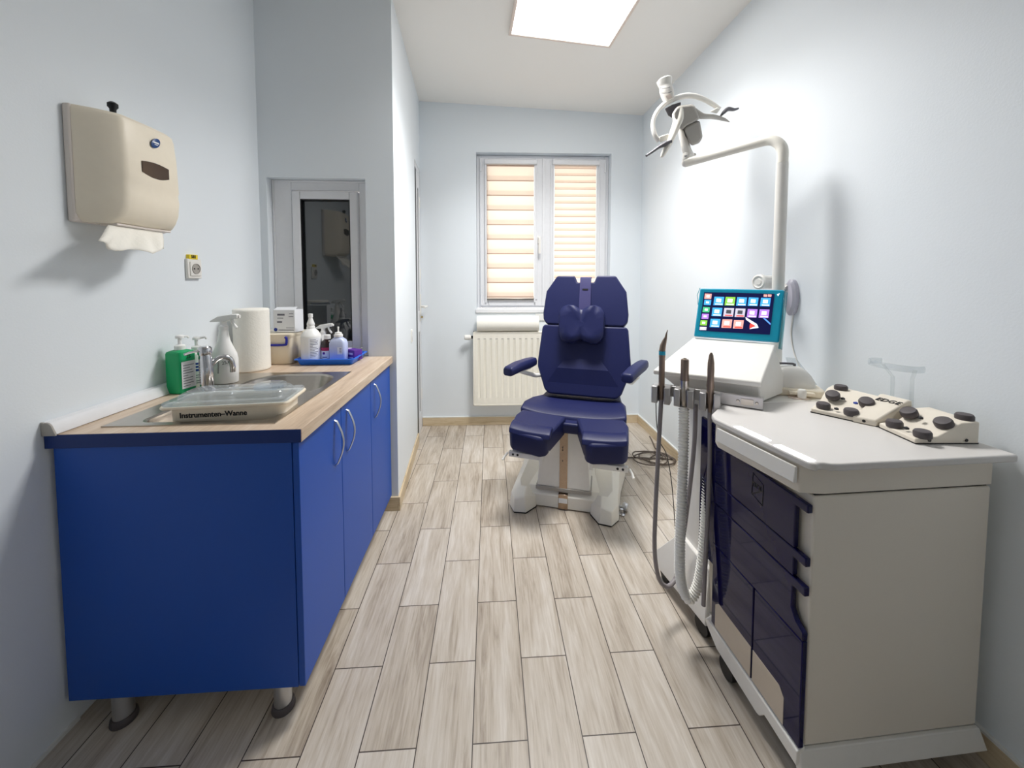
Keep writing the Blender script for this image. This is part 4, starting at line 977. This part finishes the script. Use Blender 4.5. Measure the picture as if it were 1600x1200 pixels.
cw = MB().tube(smoothpath([Lp(345, 355, .03), Lp(325, 300, .03), Lp(305, 215, .03), Lp(292, 160, .03), Lp(285, 118, .03), Lp(280, 95, .03)], 5), [K * v for v in interp((56, 66, 74, 66, 78, 84, 60), 26)], 22).build('counterweight', 'white', lp, world=True)
for yy in (206, 262): MB().tube([Lp(232 + (yy - 206) * .3, yy, -.001), Lp(265 + (yy - 206) * .3, yy + 6, -.010), Lp(310 + (yy - 206) * .3, yy + 2, -.010), Lp(352 + (yy - 206) * .3, yy - 12, -.002)], .0013, 6).build('seam', 'grip', cw, world=True)
MB().loft([[Lp(x, y, -.006) for x, y in ((300, 300), (355, 275), (378, 320), (325, 345))], [Lp(x, y, -.002) for x, y in ((300, 300), (355, 275), (378, 320), (325, 345))]]).build('sticker', 'rose' if 'rose' in M else 'trim', cw, world=True)
MB().loft([[Lp(x, y, .03) for x, y in ((290, 450), (380, 400), (480, 370), (475, 450), (440, 500), (385, 565), (330, 530))], [Lp(x, y, .06) for x, y in ((290, 450), (380, 400), (480, 370), (475, 450), (440, 500), (385, 565), (330, 530))]]).build('reflector', 'grip', lp, world=True, bevel=.004)

# ------------------------------------------------------------------ foot controls lying on the counter
ZC = .8575
def foot_control(label, FL, FR, BR, BL, prof, knobs, blocks=None):
    c = (Vector(FL) + Vector(FR) + Vector(BR) + Vector(BL)) / 4
    t = thing('foot_control', label, 'foot control', (c.x, c.y, ZC), group='foot controls on the cart counter')
    def bl(s, d): return Vector(FL).lerp(Vector(FR), s).lerp(Vector(BL).lerp(Vector(BR), s), d)
    def ring(s, pr): return [Vector((*bl(s, d), ZC + z)) for d, z in pr] + [Vector((*bl(s, 1.0), ZC)), Vector((*bl(s, 0.0), ZC))]
    MB().loft([ring(s, prof) for s in (0, .03, .5, .97, 1)]).build('housing', 'cream2', t, world=True, bevel=.003, seg=3)
    MB().hexa([(*bl(0, 0.0), ZC - .0004), (*bl(1, 0), ZC - .0004), (*bl(1, 1), ZC - .0004), (*bl(0, 1), ZC - .0004)], [(*bl(-.004, -.004), ZC + .003), (*bl(1.004, -.004), ZC + .003), (*bl(1, 1), ZC + .003), (*bl(0, 1), ZC + .003)]).build('base_gasket', 'black', t, world=True)
    fn = Vector((Vector(FL) - Vector(BL)).to_3d()).normalized()
    for px, py, z, tilt, r_ in knobs:
        k = atZ(px, py, ZC + z); ax = (Vector((0, 0, 1)) + fn * tilt).normalized()
        MB().lathe([(0, -.010), (r_ * .96, -.010), (r_, -.004), (r_, .003), (r_ * .86, .0075), (r_ * .5, .0085), (0, .0086)], k, ax, 28).build('knob', 'darkgrey', t, world=True)
    return t, bl
M['cream2'] = mat('ivory control housing', (226, 218, 204), .4, spec=.4)
PF = [(0, .014), (.36, .020), (.42, .026), (.72, .056), (1.0, .058)]
f2, bl2 = foot_control('ivory foot control with grey buttons at the near right end of the counter', (1.134, 1.018), (1.117, .909), (1.285, .900), (1.29, 1.020), PF,
    ((1397.5, 661, .026, .1, .0185), (1441.5, 677, .026, .1, .0185), (1420, 644, .050, .55, .0195), (1474, 660, .050, .55, .0195), (1507, 651, .064, .05, .0185)))
for d in (.22, .80):
    q = bl2(1, d); MB().lathe([(0, 0), (.0042, 0), (.0042, .0012), (0, .0012)], (q.x, q.y - .0004, ZC + .010), (.05, -1, 0), 14).build('jack', 'black', f2, world=True)
f1, bl1 = foot_control('ivory foot control with black lettering on a raised block, farther along the counter', (1.042, 1.150), (1.134, 1.024), (1.268, 1.045), (1.215, 1.255), PF,
    ((1286.5, 633, .026, .1, .0185), (1330, 643, .026, .1, .0185), (1301, 617, .050, .55, .0195), (1354, 628, .050, .55, .0195), (1314, 605.5, .064, .05, .0185)))
pr = [(-.02, .018), (.08, .024), (.90, .070), (1.0, .068)]
MB().loft([[Vector((*bl1(s, d), ZC + z)) for d, z in pr] + [Vector((*bl1(s, 1.0), ZC)), Vector((*bl1(s, -.02), ZC))] for s in (.66, 1.0)]).build('centre_block', 'cream2', f1, world=True, bevel=.004, seg=3)
q = bl1(.83, -.022); MB().lathe([(0, 0), (.0042, 0), (.0042, .0012), (0, .0012)], (q.x, q.y, ZC + .010), (-.8, -.6, 0), 14).build('jack', 'black', f1, world=True)
def blk(u_, d): q_ = bl1(u_, d); return Vector((q_.x, q_.y, ZC + .024 + (d - .08) / .82 * .046))
up_ = blk(.83, .88) - blk(.83, .5); ax_ = blk(1, .7) - blk(.66, .7)
text('lettering', 'EDGE', .023, 'ink', f1, blk(.83, .70) + ax_.cross(up_).normalized() * .0016, frame3(ax_, up_), shear=.3, world=True, extrude=.0008)
for px, py, tt, par, z in ((1316, 622, f1, 0, .040), (1336, 629, f1, 0, .046), (1306, 638, f1, 0, .022), (1437, 652, f2, 0, .044), (1415, 668, f2, 0, .022)):
    k = atZ(px, py, ZC + z + .004)
    MB().hexa([k + Vector((-.004, -.004, -.004)), k + Vector((.004, -.006, -.004)), k + Vector((.006, .002, -.004)), k + Vector((-.002, .004, -.004))], [k + Vector((-.004, -.004, -.001)), k + Vector((.004, -.006, .001)), k + Vector((.006, .002, .002)), k + Vector((-.002, .004, .001))]).build('pictogram', 'inkblue' if px == 1336 else 'ink', tt, world=True)

# acrylic holder
ac = thing('acrylic_holder', 'clear acrylic holder on thin legs standing behind the foot controls', 'holder', (1.29, 1.12, ZC))
la0 = atY(1396, 622, 1.14); ax0 = 1.30
lA = Vector((1.298, 1.128, ZC)); lB = Vector((1.298, 1.072, ZC))
for base, px1, px2 in ((lA, (1397, 588), (1386, 570)), (lB, (1430, 592), (1446, 576))):
    k1 = atY(*px1, base.y); k2 = atY(*px2, base.y)
    w_ = Vector((.0, .006, 0))
    k1 = Vector((1.296, base.y, k1.z)); k2 = Vector((1.280, base.y + (-.02 if base is lB else .02), k2.z))
    MB().loft([[base + Vector((-.0015, -.005, 0)), base + Vector((.0015, -.005, 0)), base + Vector((.0015, .005, 0)), base + Vector((-.0015, .005, 0))], [k1 + Vector((-.0015, -.005, 0)), k1 + Vector((.0015, -.005, 0)), k1 + Vector((.0015, .005, 0)), k1 + Vector((-.0015, .005, 0))], [k2 + Vector((-.0015, -.005, 0)), k2 + Vector((.0015, -.005, 0)), k2 + Vector((.0015, .005, 0)), k2 + Vector((-.0015, .005, 0))]]).build('leg', 'acrylic', ac, world=True)
zt3 = k2.z + .006
path = [q + Vector((0, -.026, 0)) for q in [Vector((1.29, 1.185, zt3)), Vector((1.262, 1.19, zt3)), Vector((1.235, 1.175, zt3)), Vector((1.225, 1.13, zt3)), Vector((1.235, 1.085, zt3)), Vector((1.262, 1.06, zt3)), Vector((1.29, 1.062, zt3))]]
MB().tube(smoothpath(path, 5), .010, 8, flat=(.25, 1, (1, 0, 0))).build('band', 'acrylic', ac, world=True)

# white dome unit on the rear shelf
dc = Vector((1.150, 1.368, .8585)); DS = 1.1
du = thing('dome_unit', 'white dome shaped unit with a small knob on the rear shelf of the cart', 'device', dc, R(-25)); du.scale = (DS, DS, DS)
MB().loft([[(x, y, z) for x, y in rrect(-a, a, -b, b, r, 6)] for a, b, r, z in ((.085, .060, .03, 0), (.088, .063, .03, .003), (.088, .063, .03, .022), (.082, .058, .03, .026))]).build('base', 'cream', du, bevel=.002)
MB().lathe([(.074, .025), (.072, .04), (.060, .062), (.046, .078), (.030, .088), (.0, .092)], n=36, sy=.74).build('dome', 'white', du)
MB().lathe([(0, 0), (.011, 0), (.012, .003), (.012, .024), (.009, .028), (0, .028)], (.012, -.085, .004), n=20).build('knob', 'white', du)
MB().box(-.02, .05, -.080, -.055, .010, .020).build('bracket', 'cream', du, bevel=.002)
MB().lathe([(0, 0), (.028, 0), (.028, .003), (0, .003)], (.004, -.080, .0), n=24, sy=.6).build('felt_pad', 'trim', du)
MB().prism([(.02, .05, .02), (.095, .05, .02), (.03, .05, .11), (.0, .05, .11)], (0, .004, 0)).build('guard', 'acrylic', du)
hk = thing('hex_key', 'bent dark steel hex key standing in the white dome unit', 'hex key', dc + Vector((.0, 0, .11)))
k0 = dc + Vector((.018, .0, .108)); kz = atY(1254, 568, dc.y).z
MB().tube(smoothpath([k0, Vector((k0.x, k0.y, kz - .012)), Vector((k0.x - .003, k0.y, kz - .003)), Vector((k0.x - .012, k0.y, kz)), Vector((k0.x - .06, k0.y + .012, kz))], 4), .0042, 6).build('rod', 'grip', hk, world=True)

# camera with its mount on the right wall
wp = Vector((1.33, 1.575, 1.21))
sc_ = thing('wall_camera', 'small white round camera on an oval wall mount behind the screen', 'camera', wp)
MB().loft([[(1.3295, wp.y + .030 * math.cos(2 * math.pi * k / 32), wp.z + .078 * math.sin(2 * math.pi * k / 32)) for k in range(32)], [(1.312, wp.y + .032 * math.cos(2 * math.pi * k / 32), wp.z + .080 * math.sin(2 * math.pi * k / 32)) for k in range(32)], [(1.302, wp.y + .024 * math.cos(2 * math.pi * k / 32), wp.z + .066 * math.sin(2 * math.pi * k / 32)) for k in range(32)]]).build('mount', 'lens', sc_, world=True)
b0 = atY(1207, 441, 1.62); b1 = atY(1187, 440.5, 1.60)
axd = (b1 - b0).normalized()
MB().tube([Vector((1.305, wp.y + .01, wp.z + .04)), b0 + Vector((.03, 0, -.01)), b0], .014, 14).build('bracket', 'white', sc_, world=True)
ln = (b1 - b0).length
MB().lathe([(0, -.02), (.026, -.02), (.030, -.012), (.030, ln - .01), (.033, ln - .006), (.033, ln + .006), (.026, ln + .010), (.022, ln + .006), (.014, ln + .006), (.012, ln + .009), (0, ln + .009)], b0, axd, 30).build('body', 'white', sc_, world=True)
m = MB()
tag(MB().tube(smoothpath([(1.326, 1.572, 1.135), (1.3265, 1.58, 1.05), (1.3265, 1.56, .97), (1.3265, 1.52, .90), (1.326, 1.50, .86), (1.3265, 1.50, .60), (1.3265, 1.52, .09)], 6), .003, 8).build('wall_cable', 'white'), 'thin white cable running down the right wall from the camera', 'cable')

MB().tube(smoothpath([HP[0] + Vector((-.02, .0, -.038))] + pathY([(1026, 662, HP[0].y), (1031, 690, HP[0].y + .02), (1042, 712, HP[0].y + .03), (1050, 760, HP[0].y + .04), (1056, 840, HP[0].y + .05)]), 6), .0016, 6).build('cable', 'black', ct, world=True)

# ================================================================== THE CHAIR
ch = thing('podiatry_chair', 'navy blue padded podiatry chair with split leg rests on a white base', 'chair', (.565, 2.27, 0), R(-20))
def cush(name, pts3, vec, par=ch, m='navy', bev=.018, seg=4):
    return MB().prism(pts3, vec).build(name, m, par, bevel=bev, seg=seg, smooth=60)
tl = R(15); bdir = Vector((0, math.sin(tl), math.cos(tl))); bnrm = Vector((0, -math.cos(tl), math.sin(tl)))   # up the back / out of the front
B0 = Vector((0, .0, .565))
def bp(x, s, o=0): return B0 + Vector((x, 0, 0)) + bdir * s + bnrm * o
out = [(-.205, .0), (.205, .0), (.236, .025), (.288, .165), (.290, .20), (.272, .425), (.258, .440), (-.258, .440), (-.272, .425), (-.290, .20), (-.288, .165), (-.236, .025)]
bk = cush('backrest', [bp(x, s) for x, s in out], bnrm * -.075)
# lumbar panel pressed into the back
lum = [(-.236, .045, -.004), (.236, .045, -.004), (.158, .165, .014), (.108, .228, .000), (-.108, .228, .000), (-.158, .165, .014)]
_m = MB(); _v = [_m.bm.verts.new(bp(x, s, o)) for x, s, o in lum]; _w = [_m.bm.verts.new(bp(x, s, -.012)) for x, s, o in lum]
_m._face((_v[0], _v[1], _v[2], _v[5])); _m._face((_v[5], _v[2], _v[3], _v[4])); _m._face(_w[::-1])
for i in range(6): _m._face((_v[i], _w[i], _w[(i + 1) % 6], _v[(i + 1) % 6]))
_m.build('lumbar_panel', 'navy', bk, smooth=20)
hd = [(-.245, .4435), (.245, .4435), (.268, .475), (.272, .52), (.258, .665), (.195, .765), (.185, .772), (.078, .772), (.070, .768), (.055, .728), (-.055, .728), (-.070, .768), (-.078, .772), (-.185, .772), (-.195, .765), (-.258, .665), (-.272, .52), (-.268, .475)]
hr = cush('headrest', [bp(x, s) for x, s in hd], bnrm * -.065, bev=.012)
# neck pillow on its strap
def pil(o, k=1.0):
    pts = []
    half = [(0, .602), (.02, .612), (.05, .628), (.085, .630), (.118, .618), (.138, .590), (.143, .55), (.140, .49), (.136, .44), (.120, .405), (.09, .388), (.05, .392), (.02, .405), (0, .414)]
    cx, cs = 0, .51; dx, ds = -.012, -.068
    for x, s in half: pts.append((x, s))
    for x, s in half[-2:0:-1]: pts.append((-x, s))
    return [bp(x * k + dx, cs + ds + (s - cs) * k, o(x) if callable(o) else o) for x, s in pts]
npil = MB().loft([pil(.004, .94), pil(.012, 1.0), pil(lambda x: .056 + .012 * min(1, abs(x) / .05), 1.0), pil(lambda x: .066 + .016 * min(1, abs(x) / .05), .95), pil(lambda x: .066 + .018 * min(1, abs(x) / .05), .6), pil(.074, .2)]).build('neck_pillow', 'navy', ch, smooth=60)
st = MB().loft([[bp(-.036 + x, s, o) for x in (0, .072)] + [bp(-.036 + x, s, o - .006) for x in (.072, 0)] for s, o in ((.52, .012), (.60, .010), (.66, .008), (.72, .008), (.755, .004), (.768, -.02), (.768, -.05))]).build('strap', 'navy_dark', ch, smooth=40)
MB().loft([[bp(-.018 + x, .672, .0105) for x in (0, .036)] + [bp(-.018 + x, .672, .0085) for x in (.036, 0)], [bp(-.018 + x, .682, .0105) for x in (0, .036)] + [bp(-.018 + x, .682, .0085) for x in (.036, 0)]]).build('strap_slot', 'black', st)
MB().loft([[bp(x, s, -.067) for x, s in ((-.10, .06), (.10, .06), (.10, .70), (-.10, .70))], [bp(x, s, -.10) for x, s in ((-.10, .06), (.10, .06), (.10, .70), (-.10, .70))]]).build('back_frame', 'white', ch, bevel=.008)
# seat
def sxo(y): return -.034 * min(1, max(0, (.12 - y) / .25))
def seatring(y, w_, zt, dip, th):
    n_ = 12; top = []
    for k in range(n_ + 1):
        u = -1 + 2 * k / n_; top.append((u * w_ + sxo(y), y, zt - .014 + dip * (abs(u) ** 3 - .4)))
    return top + [(w_ * .98 + sxo(y), y, zt - .014 - th), (-w_ * .98 + sxo(y), y, zt - .014 - th)]
seat = MB().loft([seatring(.14, .225, .582, .0, .09), seatring(.05, .25, .552, .006, .085), seatring(-.04, .285, .555, .016, .09), seatring(-.13, .300, .550, .026, .09), seatring(-.20, .302, .535, .030, .085), seatring(-.215, .300, .522, .030, .075)]).build('seat', 'navy', ch, bevel=.016, seg=4, smooth=60)
MB().box(-.10, .04, -.27, -.16, .43, .49).build('seat_tongue', 'navy', seat, bevel=.012, seg=3)
MB().box(-.26, .20, -.17, .10, .405, .445).build('seat_frame', 'white', ch, bevel=.006)
# split leg rests
for s in (-1, 1):
    PXO = -.030
    o_top = [(.028 * s + PXO, -.236), (.072 * s + PXO, -.372), (.098 * s + PXO, -.452), (.130 * s + PXO, -.470), (.285 * s + PXO, -.458), (.306 * s + PXO, -.435), (.306 * s + PXO, -.30), (.285 * s + PXO, -.238)]
    zt_ = lambda y: .520 + (y + .235) * .20
    def lr(dz, k=1.0, back=0):
        cx, cy = .18 * s + PXO, -.35
        return [(cx + (x - cx) * k, cy + (y - cy) * k, zt_(y) + dz + .018 * (abs(x - PXO) / .3) ** 4) for x, y in o_top]
    lg = MB().loft([lr(-.105, .97), lr(-.012), lr(0, .975)]).build('leg_rest', 'navy', ch, bevel=.012, seg=4, smooth=60)
    # moulded front roll across the pad
    ya_, yb_ = -.372, -.440
    i0 = .080 * s
    rings = []
    for t in range(9):
        u = t / 8; x = i0 + (.300 * s - i0) * u + PXO
        zz = .018 * (abs(x - PXO) / .3) ** 4 + .004
        rings.append([(x, ya_ + .004, zt_(ya_) + zz - .004), (x, ya_ - .008, zt_(ya_) + zz + .010), (x, (ya_ + yb_) / 2 - .01, zt_((ya_ + yb_) / 2) + zz + .014), (x, yb_ - .012, zt_(yb_) + zz + .006), (x, yb_ - .022, zt_(yb_) + zz - .02), (x, ya_, zt_(ya_) + zz - .02)])
    MB().loft(rings).build('front_roll', 'navy', lg, bevel=.006, seg=3, smooth=60)
    br = MB().box(min(.135 * s, .305 * s) + PXO, max(.135 * s, .305 * s) + PXO, -.445, -.42, .345, .373).build('bracket', 'white', ch, bevel=.003)
    MB().box(min(.118 * s, .136 * s) + PXO, max(.118 * s, .136 * s) + PXO, -.455, -.40, .338, .374).build('bracket_end', 'white', br, bevel=.003)
    for xx in (.255, .28): MB().lathe([(0, 0), (.006, 0), (.006, .002), (0, .002)], (xx * s + PXO, -.445, .360), (0, -1, 0), 14).build('bolt', 'black', br)
    MB().tube([(.31 * s + PXO, -.44, .365), (.322 * s + PXO, -.45, .35), (.33 * s + PXO, -.47, .335)], .006, 10).build('lever', 'white', br)
    MB().box(min(.09 * s, .29 * s) + PXO, max(.09 * s, .29 * s) + PXO, -.425, -.17, .372, .398).build('leg_rest_plate', 'white', ch, bevel=.004)
# arm rests
for (x0, y0, x1, y1) in ((-.395, -.275, -.295, -.035), (.262, -.155, .368, .115)):
    z0, z1 = (.765, .775) if x0 < 0 else (.745, .768)
    a, b = Vector((x0, y0, z0)), Vector((x1, y1, z1)); d = (b - a).normalized(); sd = Vector((d.y, -d.x, 0)).normalized()
    ring = lambda p, w_, h_: [p + sd * w_ * cx + Vector((0, 0, h_ * cz)) for cx, cz in ((-1, -.6), (-.7, -1), (.7, -1), (1, -.6), (1, .4), (.7, 1), (-.7, 1), (-1, .4))]
    ar = MB().loft([ring(a - Vector((0, 0, .012)), .030, .022), ring(a + d * .01 - Vector((0, 0, .008)), .036, .026), ring(a.lerp(b, .35), .037, .028), ring(a.lerp(b, .8), .034, .028), ring(b, .028, .024)]).build('arm_rest', 'navy', ch, bevel=.006, seg=3, smooth=60)
    hx_ = .292 if x0 > 0 else -.292
    MB().tube([a.lerp(b, .45) + Vector((0, 0, -.03)), a.lerp(b, .62) + Vector((0, 0, -.05)), Vector((hx_, .0, .675)), Vector((hx_ * .93, .06, .665))], [.012, .013, .014, .014], 10).build('arm_bracket', 'white', ar)
    MB().hexa([a.lerp(b, .2) + sd * -.018 + Vector((0, 0, -.034)), a.lerp(b, .2) + sd * .018 + Vector((0, 0, -.034)), a.lerp(b, .8) + sd * .018 + Vector((0, 0, -.034)), a.lerp(b, .8) + sd * -.018 + Vector((0, 0, -.034))],
              [a.lerp(b, .2) + sd * -.018 + Vector((0, 0, -.024)), a.lerp(b, .2) + sd * .018 + Vector((0, 0, -.024)), a.lerp(b, .8) + sd * .018 + Vector((0, 0, -.024)), a.lerp(b, .8) + sd * -.018 + Vector((0, 0, -.024))]).build('arm_plate', 'white', ar, bevel=.002)
# base (turned a little against the seat)
bR = Matrix.Translation((-.080, -.045, 0)) @ Matrix.Rotation(R(3), 4, 'Z')
def bbuild(mb, *a, **k): mb.bm.transform(bR); return mb.build(*a, **k)
def tb_(x, y, z): return bR @ Vector((x, y, z))
base = bbuild(MB().loft([[(-.24, -.235, .006), (.24, -.235, .006), (.26, .42, .006), (-.26, .42, .006)], [(-.235, -.235, .075), (.235, -.235, .075), (.25, .42, .10), (-.25, .42, .10)], [(-.20, -.20, .105), (.20, -.20, .105), (.21, .36, .13), (-.21, .36, .13)]]), 'base', 'warmwhite', ch, bevel=.004)
for s in (-1, 1):
    def fx(*pts): return [(x * s + (.05 * max(0, min(1, (y + .25) / .4)) if s > 0 and x > .23 else 0), y, z) for x, y, z in pts]
    bot = fx((.150, -.245, .004), (.195, -.318, .004), (.262, -.325, .004), (.300, -.265, .004), (.290, .0, .004), (.310, .22, .004), (.27, .40, .004), (.16, .40, .004))
    mid = fx((.156, -.240, .060), (.205, -.302, .085), (.262, -.308, .070), (.294, -.250, .074), (.280, .0, .115), (.296, .22, .13), (.26, .39, .12), (.17, .39, .12))
    top = fx((.170, -.190, .088), (.208, -.230, .106), (.244, -.230, .104), (.262, -.17, .108), (.236, .02, .160), (.236, .20, .185), (.22, .35, .17), (.17, .36, .17))
    bbuild(MB().loft([bot, mid, top]), 'base_foot', 'warmwhite', ch, bevel=.004, smooth=20)
    bbuild(MB().loft([[(x * .99, y, -.0005 + .001) for x, y, z in bot], [(x, y, .006) for x, y, z in bot]]), 'foot_pad', 'black', ch)
bbuild(MB().prism([(-.155, -.232, .10), (.155, -.232, .10), (.155, -.05, .10), (-.155, -.05, .10)], (0, 0, .02)), 'column_lip', 'greywing', ch, bevel=.003)
col = bbuild(MB().loft([[(-.148, -.225, .118), (.148, -.225, .118), (.150, .10, .118), (-.150, .10, .118)], [(-.140, -.215, .24), (.140, -.215, .24), (.14, .10, .24), (-.14, .10, .24)], [(-.13, -.205, .44), (.13, -.205, .44), (.13, .08, .44), (-.13, .08, .44)]]), 'column', 'white', ch, bevel=.006, seg=3)
bbuild(MB().loft([[(-.022, -.230, .112), (.022, -.230, .112), (.022, -.222, .112), (-.022, -.222, .112)], [(-.022, -.219, .24), (.022, -.219, .24), (.022, -.212, .24), (-.022, -.212, .24)], [(-.022, -.209, .43), (.022, -.209, .43), (.022, -.20, .43), (-.022, -.20, .43)]]), 'steel_strip', 'steel2', col)
bbuild(MB().box(-.026, .026, -.241, -.20, .006, .09), 'steel_band', 'steel2', ch, bevel=.002)
bbuild(MB().box(-.024, .024, -.2425, -.241, .042, .068), 'band_label', 'label', ch)
for z in (.27, .33, .345): bbuild(MB().box(-.008, -.003, -.2215, -.2135, z, z + .005), 'strip_rivet', 'black', col)
# wheel at the right rear of the base and tag
wheel = bbuild(MB().lathe([(0, -.014), (.018, -.014), (.022, -.008), (.022, .008), (.018, .014), (0, .014)], (.338, -.165, .024), (.9, -.3, 0), 20), 'transport_wheel', 'satin', ch)
bbuild(MB().tube([(.300, -.16, .02), (.335, -.165, .024)], .008, 10), 'wheel_axle', 'satin', wheel)
bbuild(MB().lathe([(0, 0), (.020, 0), (.020, .005), (.008, .008), (.008, .03), (0, .03)], (.318, -.20, .001), n=18), 'levelling_foot', 'chrome', ch)
bbuild(MB().box(.2965, .2995, -.135, -.105, .05, .07), 'type_plate', 'inkgrey', ch)
# ------------------------------------------------------------------ look
vs = sc.view_settings
sc.display_settings.display_device = 'sRGB'
vs.view_transform = 'Standard'; vs.look = 'None'; vs.gamma = 1; vs.use_curve_mapping = False
vs.exposure = 0.92
sc.cycles.diffuse_bounces = 10
